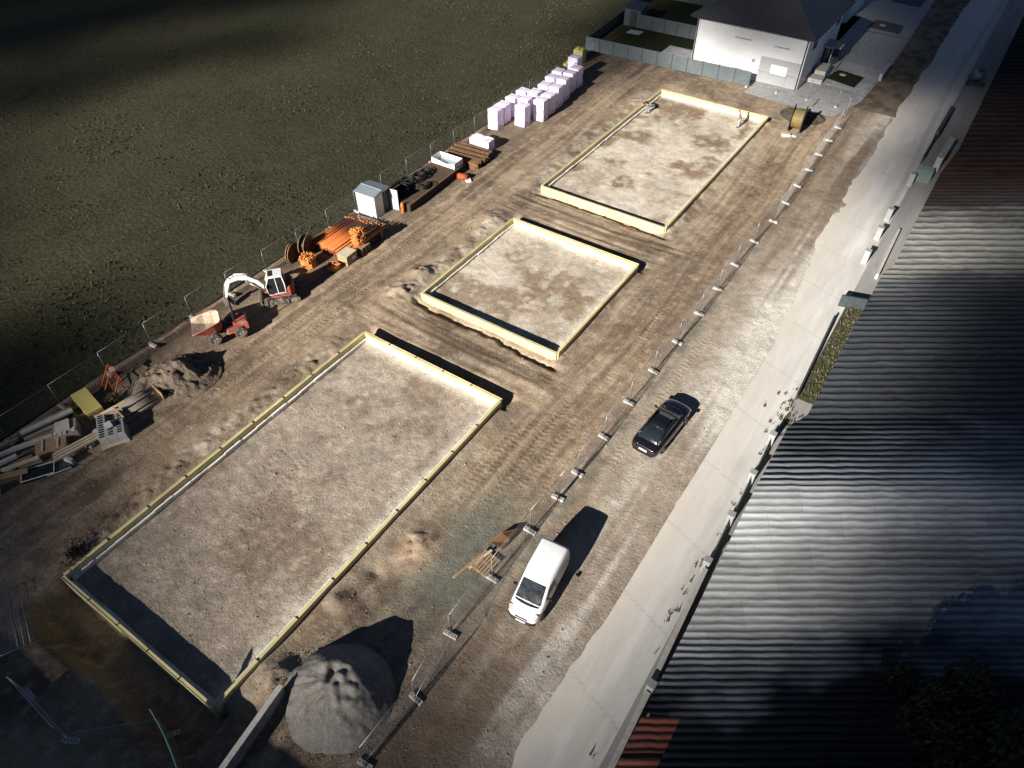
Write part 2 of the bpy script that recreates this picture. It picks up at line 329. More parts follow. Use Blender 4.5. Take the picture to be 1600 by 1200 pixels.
def ground_mat(name,stone=.5,bumpd=.07,tread=False):
    m=bpy.data.materials.new(name); m.use_nodes=True; nt=m.node_tree; N=nt.nodes; L=nt.links; b=N['Principled BSDF']
    at=N.new('ShaderNodeAttribute'); at.attribute_name='soil'
    geo=N.new('ShaderNodeNewGeometry')
    def noise(s,d=6,r=.7):
        n=N.new('ShaderNodeTexNoise'); n.inputs['Scale'].default_value=s; n.inputs['Detail'].default_value=d; n.inputs['Roughness'].default_value=r
        L.new(geo.outputs['Position'],n.inputs['Vector']); return n.outputs['Fac']
    def mapr(v,a,b_,c,d):
        q=N.new('ShaderNodeMapRange'); q.inputs[1].default_value=a; q.inputs[2].default_value=b_; q.inputs[3].default_value=c; q.inputs[4].default_value=d; L.new(v,q.inputs[0]); return q.outputs[0]
    def math_(op,a,b_=None):
        q=N.new('ShaderNodeMath'); q.operation=op
        for i,v in enumerate((a,b_)):
            if v is None: continue
            if isinstance(v,(int,float)): q.inputs[i].default_value=v
            else: L.new(v,q.inputs[i])
        return q.outputs[0]
    fine=noise(9.,8,.75); mid=noise(2.2,6,.65)
    f=math_('MULTIPLY',mapr(fine,.28,.72,.60,1.42),mapr(mid,.25,.75,.86,1.14))
    vor=N.new('ShaderNodeTexVoronoi'); vor.inputs['Scale'].default_value=4.5; L.new(geo.outputs['Position'],vor.inputs['Vector'])
    st=mapr(vor.outputs['Distance'],.10,.2,1,0)
    sepc=N.new('ShaderNodeSeparateColor'); L.new(vor.outputs['Color'],sepc.inputs[0])
    pick=mapr(sepc.outputs[0],.72,.78,0,1); st=math_('MULTIPLY',st,pick)
    mul=N.new('ShaderNodeMix'); mul.data_type='RGBA'; mul.blend_type='MULTIPLY'; mul.inputs[0].default_value=1
    cb=N.new('ShaderNodeCombineColor'); [L.new(f,cb.inputs[i]) for i in range(3)]
    L.new(at.outputs['Color'],mul.inputs[6]); L.new(cb.outputs[0],mul.inputs[7])
    mx=N.new('ShaderNodeMix'); mx.data_type='RGBA'; L.new(math_('MULTIPLY',st,stone),mx.inputs[0]); L.new(mul.outputs[2],mx.inputs[6]); mx.inputs[7].default_value=(.48,.44,.38,1)
    L.new(mx.outputs[2],b.inputs['Base Color']); b.inputs['Roughness'].default_value=.95; b.inputs['Specular IOR Level'].default_value=.1
    hgt=math_('ADD',math_('ADD',math_('MULTIPLY',noise(6.,9,.75),.95),math_('MULTIPLY',noise(1.4,5,.6),.9)),math_('MULTIPLY',st,.35))
    if tread:
        sep=N.new('ShaderNodeSeparateXYZ'); L.new(geo.outputs['Position'],sep.inputs[0])
        ta=N.new('ShaderNodeAttribute'); ta.attribute_name='tread'; st2=N.new('ShaderNodeSeparateColor'); L.new(ta.outputs['Color'],st2.inputs[0])
        # cleat prints: bars across the track, slanted both ways; red = tracks along y, green = tracks along x
        def bars(a,c,s,k):
            return math_('SINE',math_('ADD',math_('MULTIPLY',a,s),math_('MULTIPLY',math_('PINGPONG',c,.28),k)))
        t1=math_('MULTIPLY',bars(sep.outputs[1],sep.outputs[0],17.,7.),st2.outputs[0]); t2=math_('MULTIPLY',bars(sep.outputs[0],sep.outputs[1],17.,7.),st2.outputs[1])
        hgt=math_('ADD',hgt,math_('MULTIPLY',math_('ADD',t1,t2),.11))
    bp=N.new('ShaderNodeBump'); bp.inputs['Strength'].default_value=1; bp.inputs['Distance'].default_value=bumpd; L.new(hgt,bp.inputs['Height']); L.new(bp.outputs['Normal'],b.inputs['Normal'])
    return m
m_ground=ground_mat('site_soil',.4,.062,True)
m_heap=ground_mat('heap_soil',.5,.10)
m_gravel=ground_mat('gravel_sand',.12,.02)
def grid(name,xs,ys,zf,cf,material,tread=None,parent=None,mask=None):
    X,Y=np.meshgrid(xs,ys,indexing='ij'); Z=zf(X,Y); nx,ny=X.shape
    me=bpy.data.meshes.new(name); idx=np.arange(nx*ny).reshape(nx,ny)
    F=np.stack([idx[:-1,:-1],idx[1:,:-1],idx[1:,1:],idx[:-1,1:]],-1).reshape(-1,4)
    if mask is not None: F=F[mask(X[:-1,:-1],Y[:-1,:-1]).reshape(-1)]
    V=np.stack([X,Y,Z],-1).reshape(-1,3)
    me.vertices.add(len(V)); me.vertices.foreach_set('co',V.ravel().astype(np.float32))
    me.loops.add(F.size); me.loops.foreach_set('vertex_index',F.ravel().astype(np.int32))
    me.polygons.add(len(F)); me.polygons.foreach_set('loop_start',(np.arange(len(F))*4).astype(np.int32))
    me.polygons.foreach_set('use_smooth',np.ones(len(F),bool)); me.update(calc_edges=True)
    def attr(nm,c):
        a=me.color_attributes.new(nm,'FLOAT_COLOR','POINT'); q=np.ones((len(V),4),np.float32); q[:,:3]=c.reshape(-1,3); a.data.foreach_set('color',q.ravel())
    if cf is not None: attr('soil',cf(X,Y))
    if tread is not None: attr('tread',tread(X,Y))
    me.materials.append(material); me.validate()
    o=bpy.data.objects.new(name,me); col.objects.link(o)
    if parent: o.parent=parent
    return o
def tread_f(x,y):
    a=np.zeros(x.shape); b=np.zeros(x.shape)
    def tr(u,c,w): return (1-sstep(w*.5,w*.62,np.abs(u-c)))
    for c0,k,ya,yb in((-15.6,.02,12,26),(-14.0,-.02,12,30),(-13.1,.0,20,44),(-11.9,.0,20,44),(-16.2,.05,15,25),(-34.3,.01,0,22),(-36.1,.01,0,22),(-34.9,0,22,45),(-33.2,0,22,45),(-12.6,.01,46,70),(-14.3,.01,46,70),(-9.6,.02,24,40),(-26.3,-.12,10,20),(-24.6,-.1,9,18)):
        a=np.maximum(a,tr(x,c0+(y-ya)*k,.5)*sstep(ya,ya+1,y)*(1-sstep(yb-2,yb,y)))
    for c0,k,xa,xb in((27.2,.05,-31,-16),(28.6,.03,-33,-14),(46.2,.02,-31,-15),(7.2,.35,-28,-22),(9.,.4,-27,-21)):
        b=np.maximum(b,tr(y,c0+(x-xa)*k,.5)*sstep(xa,xa+1,x)*(1-sstep(xb-2,xb,x)))
    n=.25+.75*sstep(.36,.6,fbm(x*.35,y*.35+77,3))
    return np.stack([a*n,b*n,a*0],-1)
ground=grid('ground',np.arange(-41.8,-4.99,.14),np.arange(-20,82.9,.16),ground_h,ground_c,m_ground,tread_f); tag(ground,kind='structure')
# far verge beside the second driveway
def vz(x,y): return .10*(fbm(x*.4,y*.4,3)-.5)-.02
def vc(x,y):
    n=fbm(x*.5,y*.2,4)[...,None]; c=np.array((.15,.11,.075))*(1-n)+np.array((.24,.19,.14))*n
    k=sstep(.5,.62,fbm(x*1.2+4,y*.9,3))[...,None]*.7; return c*(1-k)+np.array((.06,.06,.03))*k
verge=grid('verge',np.arange(-13.2,-4.9,.25),np.arange(82.85,150,.4),vz,vc,m_ground,lambda x,y:np.zeros(x.shape+(3,))); tag(verge,kind='structure')
# meadow
def grass_mat(name,ca,cb,cd,sc=1.):
    m=bpy.data.materials.new(name); m.use_nodes=True; nt=m.node_tree; N=nt.nodes; L=nt.links; b=N['Principled BSDF']; geo=N.new('ShaderNodeNewGeometry')
    def noise(s,d=6,r=.65,stretch=None):
        n=N.new('ShaderNodeTexNoise'); n.inputs['Scale'].default_value=s*sc; n.inputs['Detail'].default_value=d; n.inputs['Roughness'].default_value=r
        if stretch:
            mp=N.new('ShaderNodeMapping'); mp.inputs['Scale'].default_value=stretch; mp.inputs['Rotation'].default_value=(0,0,.5); L.new(geo.outputs['Position'],mp.inputs[0]); L.new(mp.outputs[0],n.inputs['Vector'])
        else: L.new(geo.outputs['Position'],n.inputs['Vector'])
        return n.outputs['Fac']
    def ramp(v,a,b_):
        q=N.new('ShaderNodeMapRange'); q.interpolation_type='SMOOTHSTEP'; q.inputs[1].default_value=a; q.inputs[2].default_value=b_; L.new(v,q.inputs[0]); return q.outputs[0]
    def mix(f,a,b_):
        q=N.new('ShaderNodeMix'); q.data_type='RGBA'; L.new(f,q.inputs[0])
        for i,v in((6,a),(7,b_)):
            if isinstance(v,tuple): q.inputs[i].default_value=(*v,1)
            else: L.new(v,q.inputs[i])
        return q.outputs[2]
    c=mix(ramp(noise(.12,5,.6,(1,.45,1)),.38,.64),ca,cb); c=mix(ramp(noise(.55,7,.7,(1,.6,1)),.53,.68),c,cd); c=mix(ramp(noise(3.2,7,.75),.35,.7),tuple(v*.55 for v in ca),c)
    L.new(c,b.inputs['Base Color']); b.inputs['Roughness'].default_value=.95; b.inputs['Specular IOR Level'].default_value=.08
    bp=N.new('ShaderNodeBump'); bp.inputs['Strength'].default_value=1; bp.inputs['Distance'].default_value=.16; L.new(noise(2.6,8,.7),bp.inputs['Height']); L.new(bp.outputs['Normal'],b.inputs['Normal'])
    return m
m_field=grass_mat('meadow',(.054,.053,.029),(.073,.064,.035),(.030,.035,.019))
m_lawn=grass_mat('lawn',(.03,.038,.015),(.045,.05,.02),(.02,.025,.01))
m_scrub=grass_mat('roadside_scrub',(.08,.08,.045),(.14,.125,.08),(.03,.038,.02))
xs=np.concatenate([np.arange(-150,-60,1.2),np.arange(-60,-41.6,.35)])
field=grid('field',xs,np.arange(-25,190,.8),lambda x,y:.22*(fbm(x*.12,y*.12,3)-.5)+.12*(fbm(x*.7,y*.7,3)-.5)+.05,None,m_field); tag(field,kind='structure')
t=MB(); t.quad((-1200,-1200,-3),(1200,-1200,-3),(1200,1200,-3),(-1200,1200,-3)); tag(t.build('terrain',m_field),kind='structure')
def tufts(name,pts,h,w,material,n=3):
    mb=MB()
    vs=[];fs=[]
    for x,y,z in pts:
        for k in range(n):
            a=random.uniform(0,2*PI); r=random.uniform(0,w); hh=h*random.uniform(.5,1.2); bx,by=x+r*math.cos(a),y+r*math.sin(a); q=random.uniform(0,PI); u,v=math.cos(q)*w*.35,math.sin(q)*w*.35
            b=len(vs); vs+=[(bx-u,by-v,z-.03),(bx+u,by+v,z-.03),(bx+random.uniform(-1,1)*hh*.6,by+random.uniform(-1,1)*hh*.6,z+hh)]; fs.append((b,b+1,b+2))
    mb.v=vs; mb.f=fs; mb.m=[0]*len(fs); mb.sm=[False]*len(fs)
    return mb.build(name,material,fix=False)
m_gblade=leaf_mat('meadow_blade',(.034,.036,.018),(.06,.055,.029))
pts=[]
for i in range(11000):
    x=-41.9-abs(random.gauss(0,1))*24; y=random.uniform(-5,110)
    if x<-110: continue
    if float(vn(np.array([x*.35]),np.array([y*.25]))[0])<random.uniform(.2,.75): continue
    pts.append((x,y,.05))
tag(tufts('grass',pts,.15,.24,m_gblade,3),'short tufts of olive meadow grass beyond the site fence','grass',kind='stuff')
# small stones and clods lying on the site
mb=MB(); vs=[];fs=[]
OC=[(1,0,0),(-1,0,0),(0,1,0),(0,-1,0),(0,0,1),(0,0,-1)]; OF=[(0,2,4),(2,1,4),(1,3,4),(3,0,4),(2,0,5),(1,2,5),(3,1,5),(0,3,5)]
N_=26000; px=np.random.uniform(-40,-5.6,N_); py=np.random.uniform(-2,80,N_); keep=fbm(px*.5,py*.5,3)>np.random.uniform(.3,.7,N_); px=px[keep]; py=py[keep]; qa=np.random.uniform(0,6.3,700); qr=2.45+np.abs(np.random.normal(0,.45,700)); px=np.concatenate([px,-13.6+qr*np.cos(qa)]); py=np.concatenate([py,5.75+qr*np.sin(qa)]); pz=ground_h(px,py)
for x,y,z in zip(px,py,pz):
    s=min(.085,.012+abs(random.gauss(0,.017))); b=len(vs); R=Matrix.Rotation(random.uniform(0,6),3,'Z')@Matrix.Rotation(random.uniform(0,2),3,'X')
    for c in OC: vs.append(tuple(R@Vector(c)*s*random.uniform(.7,1.2)+Vector((x,y,z+s*.3))))
    fs+=[tuple(b+i for i in f) for f in OF]
mb.v=vs; mb.f=fs; mb.m=[0]*len(fs); mb.sm=[False]*len(fs)
m_stone=leaf_mat('loose_stone',(.09,.07,.05),(.42,.37,.3))
tag(mb.build('rubble',m_stone,fix=False),'small stones and clods strewn over the bare soil','rubble',kind='stuff')
# ---------------------------------------------------------------- foundation frames
def formwork(i,label):
    x0,x1,y0,y1=FW[i]; T=.17; bot=(-1.45,-.7,-.75)[i]
    r=empty('foundation_formwork',(0,0,0),0,label,'formwork','yellow foundation frames on the site')
    def wall(a,b,horizontal,low):
        p=MB(); L=(b[0]-a[0]) if horizontal else (b[1]-a[1]); n=max(1,round(L/2.45)); l=L/n
        for k in range(n):
            c=(k+.5)*l; dz=random.uniform(-.008,.008); off=random.uniform(-.012,.012); g=.006
            if horizontal: p.box((a[0]+c,a[1]+off,(FTOP+low)/2+dz),(l-g,T,FTOP-low))
            else: p.box((a[0]+off,a[1]+c,(FTOP+low)/2+dz),(T,l-g,FTOP-low))
        w=p.build('shutter_wall',m_yellow,r)
        q=MB()
        for k in range(1,n):
            c=k*l; s=MB()
            if horizontal: s.box((a[0]+c,a[1],FTOP+.012),(.05,T+.05,.05))
            else: s.box((a[0],a[1]+c,FTOP+.012),(T+.05,.05,.05))
            if i==0: s.build('clip',m_dark,w)
        # raised outer lip
        if horizontal: q.box(((a[0]+b[0])/2,a[1]+(-T/2-.012 if a[1]<(y0+y1)/2 else T/2+.012),FTOP-.03),(L+.05,.02,.10))
        else: q.box((a[0]+(-T/2-.012 if a[0]<(x0+x1)/2 else T/2+.012),(a[1]+b[1])/2,FTOP-.03),(.02,L-.06,.10))
        q.build('edge_batten',m_yedge,w)
    wall((x0,y0),(x1,y0),True,bot); wall((x0,y1),(x1,y1),True,-.6)
    wall((x0,y0+T/2),(x0,y1-T/2),False,-.5); wall((x1,y0+T/2),(x1,y1-T/2),False,-.55)
    s=MB(); h=.20
    def strip(c,d,hor,z=h):
        L=d; n=int(L/1.25); l=L/n
        for k in range(n):
            j=random.uniform(-.025,.025); t=(k+.5)*l-L/2; zz=z+random.uniform(-.03,.03); ww=.17+random.uniform(-.02,.02)
            if hor: s.box((c[0]+t,c[1]+j,zz-.2),(l-.01,ww,.4))
            else: s.box((c[0]+j,c[1]+t,zz-.2),(ww,l-.01,.4))
    e=T/2+.10
    strip((x0+e,(y0+y1)/2),y1-y0-.5,False); strip((x1-e,(y0+y1)/2),y1-y0-.5,False,.3); strip(((x0+x1)/2,y1-e),x1-x0-.5,True,.24); strip(((x0+x1)/2,y0+e),x1-x0-.5,True,.1)
    s.build('insulation_strip',m_xps,r)
    return r
formwork(0,'largest yellow foundation frame around bare stony soil, nearest the sand pile')
formwork(1,'smallest, nearly square yellow foundation frame of the site, in the middle')
formwork(2,'yellow foundation frame below the white house with two workers inside')
# ---------------------------------------------------------------- construction fence
def panel_proto(L,label,group,R=.017,wr=.0046):
    r=empty('mesh_fence',(0,0,0),0,label,'fence panel',group)
    f=MB()
    f.tube([(0,0,.06),(0,0,2.0)],R,6); f.tube([(0,L,.06),(0,L,2.0)],R,6); f.tube([(0,0,1.98),(0,L,1.98)],R*.7,6); f.tube([(0,0,.2),(0,L,.2)],R*.7,6)
    f.build('frame',m_galv,r)
    w=MB()
    n=int(L/.16)
    for k in range(1,n): w.bar((0,k*L/n,.2),(0,k*L/n,1.98),wr)
    for k in range(1,9): w.bar((0,0,.2+k*1.78/9),(0,L,.2+k*1.78/9),wr)
    w.build('mesh_infill',m_galv,r)
    return r
def foot_proto(label,group):
    r=empty('fence_block',(0,0,0),0,label,'fence foot',group)
    b=MB(); b.box((0,0,.075),(.74,.24,.15),bev=.02); b.mi=1
    for k in(-.26,-.09,.09,.26): b.cyl((k,0,.14),(k,0,.156),.035,8)
    b.build('block',[m_conc,m_black],r)
    return r
GP,GF='mesh fence panels along the road','concrete fence feet along the road'
pp=panel_proto(3.45,'x',GP); pm=panel_proto(3.45,'x',GP,.011,.0022); fp=foot_proto('x',GF); firstp=[True,True,True]
def put_panel(a,b,label,group):
    L=math.hypot(b[0]-a[0],b[1]-a[1]); i_=2 if 'meadow' in group else 0; q_=pm if i_ else pp; o=q_ if firstp[i_] else copy_tree(q_); firstp[i_]=False
    o.location=(a[0],a[1],min(gz(*a),gz(*b))+.1); o.rotation_euler=(0,0,math.atan2(b[1]-a[1],b[0]-a[0])-PI/2); o.scale=(1,L/3.45,1); tag(o,label,'fence panel',group); return o
def put_foot(p,rz,label,group):
    o=fp if firstp[1] else copy_tree(fp); firstp[1]=False
    o.location=(p[0],p[1],gz(*p)-.01); o.rotation_euler=(0,0,rz); tag(o,label,'fence foot',group); return o
RF=[(-10.75,.9),(-10.62,4.3),(-10.55,7.7),(-11.1,11.05),(-11.15,14.7),(-11.1,18.25),(-10.95,21.0),(-10.92,23.16),(-10.96,26.5),(-11.02,30.0),(-10.99,33.55),(-10.85,37.1),(-10.85,40.9),(-10.86,44.5),(-10.9,48.2),(-10.8,52.2),(-10.51,56.),(-10.6,59.6),(-10.7,63.1),(-10.75,66.6),(-10.85,70.1),(-10.9,73.6),(-10.95,77.0)]
for k,p in enumerate(RF):
    put_foot(p,random.uniform(-.22,.12),'concrete fence foot, %s from the sand pile end of the roadside fence'%ORD[k+1],GF)
for k in range(len(RF)-1):
    put_panel(RF[k],RF[k+1],'wire mesh panel, %s from the sand pile end of the roadside fence'%ORD[k+1],GP)
TF=[(-22.6,81.6),(-19.2,81.9),(-15.8,82.0),(-12.6,81.9),(-11.05,79.6)]
for k,p in enumerate(TF[:-1]): put_foot(p,PI/2,'concrete fence foot, %s from the grey boards in front of the driveway'%ORD[k+1],'fence feet in front of the driveway')
for k in range(4): put_panel(TF[k],TF[k+1],'wire mesh panel, %s from the grey boards across the driveway'%ORD[k+1],'fence panels across the driveway')
for k in range(22):
    y=2.2+k*3.5; a=(-41.5+.1*math.sin(k),y); b=(-41.5+.1*math.sin(k+1),y+3.5)
    put_panel(a,b,'wire mesh panel, %s from the timber pile end of the meadow fence'%ORD[k+1],'mesh fence panels along the meadow')
    put_foot(a,random.uniform(-.1,.1),'concrete fence foot, %s from the timber pile end of the meadow fence'%ORD[k+1],'concrete fence feet along the meadow')
# ---------------------------------------------------------------- road and verge
def flat(name,poly,z,m,t=0):
    q=MB()
    if t: q.prism(poly,z-t,z,'z')
    else: q.add([(x,y,z) for x,y in poly],[tuple(range(len(poly)))])
    return tag(q.build(name,m),kind='structure')
def conc_mat(name,base,joint=None,var=.12):
    m=bpy.data.materials.new(name); m.use_nodes=True; nt=m.node_tree; N=nt.nodes; L=nt.links; b=N['Principled BSDF']; geo=N.new('ShaderNodeNewGeometry')
    def noise(s,d=6,r=.65,st=None):
        n=N.new('ShaderNodeTexNoise'); n.inputs['Scale'].default_value=s; n.inputs['Detail'].default_value=d; n.inputs['Roughness'].default_value=r
        v=geo.outputs['Position']
        if st:
            mp=N.new('ShaderNodeMapping'); mp.inputs['Scale'].default_value=st; L.new(v,mp.inputs[0]); v=mp.outputs[0]
        L.new(v,n.inputs['Vector']); return n.outputs['Fac']
    def ramp(v,a,b_,c=0,d=1):
        q=N.new('ShaderNodeMapRange'); q.interpolation_type='SMOOTHSTEP'; q.inputs[1].default_value=a; q.inputs[2].default_value=b_; q.inputs[3].default_value=c; q.inputs[4].default_value=d; L.new(v,q.inputs[0]); return q.outputs[0]
    def mix(f,a,b_):
        q=N.new('ShaderNodeMix'); q.data_type='RGBA'; L.new(f,q.inputs[0])
        for i,v in((6,a),(7,b_)):
            if isinstance(v,tuple): q.inputs[i].default_value=(*v,1)
            else: L.new(v,q.inputs[i])
        return q.outputs[2]
    c=mix(ramp(noise(1.2,6,.65,(1,.12,1)),.35,.65),tuple(v*(1-var) for v in base),tuple(v*(1+var) for v in base))
    c=mix(ramp(noise(.5,7,.7,(1,.25,1)),.54,.72,0,.6),c,(base[0]*.62,base[1]*.58,base[2]*.52))
    c=mix(ramp(noise(16,6,.75),.3,.7,0,.5),c,tuple(v*.66 for v in base))
    at=N.new('ShaderNodeAttribute'); at.attribute_name='dust'; sp=N.new('ShaderNodeSeparateColor'); L.new(at.outputs['Color'],sp.inputs[0])
    c=mix(sp.outputs[0],c,(.53,.485,.415)); c=mix(sp.outputs[1],c,tuple(v*.55 for v in base))
    L.new(c,b.inputs['Base Color']); b.inputs['Roughness'].default_value=.9; b.inputs['Specular IOR Level'].default_value=.15
    bp=N.new('ShaderNodeBump'); bp.inputs['Strength'].default_value=.6; bp.inputs['Distance'].default_value=.015; L.new(noise(12,8,.7),bp.inputs['Height']); L.new(bp.outputs['Normal'],b.inputs['Normal'])
    return m
m_road=conc_mat('road_concrete',(.61,.585,.545))
def road_dust(x,y):
    n=fbm(x*1.1,y*.35,4); a=np.clip((1-sstep(.3,3.3,x-road_x(y)+2.4*(n-.5)))+.75*sstep(.56,.7,fbm(x*.5+3,y*.08,3))*sstep(40,70,y)+.6*sstep(60,90,y)*sstep(.35,.6,n),0,1)
    a=np.maximum(a,.55*sstep(.60,.70,fbm(x*1.6,y*.2+9,4)))
    # slab joints across and along the road
    ny=(y+.35*(x+4)); j=np.minimum(np.abs((ny-2.)%5.2),5.2-np.abs((ny-2.)%5.2)); jt=(j<.06)*(fbm(x*2,y*2,2)>.3); jl=(np.abs(x+3.75+.02*np.sin(y))<.03)*(fbm(x,y*.8,2)>.5)
    band=np.exp(-((x+2.95+.3*np.sin(y*.08))/.28)**2)*sstep(40,58,y)*.55
    edge=sstep(-2.7,-2.2,x)*.4*sstep(.4,.6,n)
    return np.stack([a,np.clip(jt*.4+jl*.3+band+edge,0,1),a*0],-1)
def road_x(y): return -6.1-sstep(40,60,y)*1.5+.5*(fbm(0*y+3,y*.2,3)-.5)
def road_edge(x,y): return x>road_x(y)-.25
road=grid('road',np.arange(-8.2,-2.0,.1),np.arange(-6,150,.12),lambda x,y:.05+.03*(fbm(x*.6,y*.3,3)-.5)-.22*(1-sstep(-.2,1.5,x-road_x(y)+.35*(fbm(x*.8,y*.5,4)-.5))),None,m_road,mask=road_edge)
me=road.data; V=np.zeros(len(me.vertices)*3,np.float32); me.vertices.foreach_get('co',V); V=V.reshape(-1,3)
a=me.color_attributes.new('dust','FLOAT_COLOR','POINT'); q=np.ones((len(V),4),np.float32); q[:,:3]=road_dust(V[:,0],V[:,1]); a.data.foreach_set('color',q.ravel()); tag(road,kind='structure')
m_yard=conc_mat('yard_paving',(.30,.29,.275)); m_yarddark=conc_mat('dark_gravel',(.10,.10,.095))
xs=np.arange(-2.1,16.1,.4); yard=grid('yard',xs,np.arange(-6,150,.5),lambda x,y:.07+.04*(fbm(x*.5,y*.5,3)-.5),None,m_yard)
tag(yard,kind='structure')
flat('path',[(-2.06,36.4),(.8,36.4),(.8,47.9),(-2.06,47.9)],.115,m_scrub)
# ---------------------------------------------------------------- garden walls on the far side of the road
def low_wall(x0,y0,x1,y1,h,t,label,m,cap=True):
    r=empty('garden_wall',(0,0,0),0,label,'garden wall','low walls and railings on the far side of the road')
    b=MB(); b.bar((x0,y0,.05+h/2),(x1,y1,.05+h/2),t,h); b.build('wall',m,r)
    if cap:
        c=MB(); c.bar((x0,y0,.05+h+.03),(x1,y1,.05+h+.03),t+.08,.06); c.build('coping',m_conc,r)
def railing(x0,y0,x1,y1,label):
    r=empty('garden_railing',(0,0,0),0,label,'railing','low walls and railings on the far side of the road')
    p=MB(); p.bar((x0,y0,.15),(x1,y1,.15),.2,.3); p.build('plinth',m_conc,r)
    q=MB(); L=math.hypot(x1-x0,y1-y0); n=int(L/.14)
    for k in range(n+1):
        t=k/n; q.bar((x0+(x1-x0)*t,y0+(y1-y0)*t,.3),(x0+(x1-x0)*t,y0+(y1-y0)*t,1.05),.025)
    for z in(.4,.95): q.bar((x0,y0,z),(x1,y1,z),.04)
    q.build('bars',m_galv,r)
def gatepost(x,y,h,w,label,m=m_block):
    r=empty('gate_pillar',(x,y,.05),random.uniform(-.05,.05),label,'gate pillar','short pale pillars on the far side of the road')
    b=MB(); b.box((0,0,h/2),(w,w,h),bev=.01); b.build('shaft',m or m_conc,r); c=MB(); c.box((0,0,h+.04),(w+.06,w+.06,.06),bev=.015); c.build('cap',m or m_conc,r)
railing(-2.25,31.2,-2.15,28.3,'grey metal railing between pillars, closest to the roadside bushes')
railing(-2.2,27.8,-2.1,24.9,'grey metal railing between pillars, in the middle of the three')
railing(-2.15,24.4,-2.05,21.6,'grey metal railing between pillars, next to the plain low wall')
for k,y in enumerate((31.5,28.05,24.65,21.3)): gatepost(-2.22+.04*k,y,1.15,.34,'grey concrete pillar, %s from the roadside bushes along the railings'%ORD[k+1])
low_wall(-2.02,20.9,-1.75,14.2,.9,.16,'thin pale garden wall between the railings and the red roof',m_conc)
low_wall(-1.72,13.6,-1.5,6.,.9,.18,'pale garden wall ending at the red roof by the road',m_conc)
gatepost(-1.72,13.9,1.2,.36,'grey concrete pillar between the two plain garden walls by the road')
low_wall(-2.4,45.6,-2.12,36.2,.55,.12,'thin dark edging wall in front of the roadside scrub',m_anth,False)
low_wall(-2.6,47.6,-.9,48.1,1.0,.14,'short dark wall standing across the end of the scrub strip',m_anth,False)
for k,(x,y) in enumerate(((-2.2,68.9),(-2.45,61.6),(-2.45,58.2),(-2.45,54.2))):
    gatepost(x,y,1.15,.42,'pale square pillar beside the road, %s from the green bin'%ORD[k+1],m_block)
low_wall(-1.2,60.,-1.1,52.5,.5,.2,'pale kerb-like wall behind the square roadside pillars',m_conc,False)
low_wall(-.6,77.5,-.8,72.5,1.5,.5,'broad pale wall end behind the green bin',m_conc)
low_wall(-2.1,80,-2.2,73.5,.9,.1,'thin dark wall beside the green bin',m_anth,False)
low_wall(-2.0,86,-2.1,79,1.2,.3,'dark hedge-like wall along the far end of the road',m_anth,False)
r=empty('slatted_bin_store',(-1.5,70.6,.05),.1,'pale green slatted bin store by the roadside wall','bin store')
b=MB(); b.box((0,0,.55),(1.35,1.1,1.1)); b.build('box',mat('pale_green_paint',(.15,.20,.18),.6,0,.1,3),r); b=MB()
for k in range(6): b.box((0,-.45+k*.18,1.13),(1.42,.13,.05))
b.build('lid',mat('pale_green_slats',(.22,.28,.26),.6,0,.1,3),r)
r=empty('road_trailer',(-1.2,96.5,.05),.3,'small dark trailer with round mixer drum parked by the far road','trailer')
b=MB(); b.box((0,0,.6),(1.3,2.2,.25)); b.bar((0,1.1,.6),(0,2.2,.5),.1); b.build('chassis',m_anth,r); b=MB(); b.lathe([(.05,0),(.5,.1),(.62,.6),(.45,1.05),(.3,1.1)],16,Matrix.Translation((0,-.1,.8))@Matrix.Rotation(.5,4,'X')); b.build('drum',mat('blue_grey_paint',(.16,.18,.2),.5,0,.2,4),r)
for s in(-1,1):
    b=MB(); b.cyl((s*.72,-.3,.32),(s*.86,-.3,.32),.32,14); b.build('wheel',m_rubber,r)
# weeds along the walls
wp=[(random.gauss(-2.45,.1),random.uniform(8,32),.05) for _ in range(16)]+[(random.uniform(-1.9,.5),random.uniform(36.5,47.7),.12) for _ in range(500)]+[(random.gauss(-2.2,.4),random.gauss(34.2,1.2),.07) for _ in range(45)]
tag(tufts('weeds',wp,.22,.16,m_drygrass,4),'dry yellowish weeds and scrub beside the low roadside walls','weeds',kind='stuff')
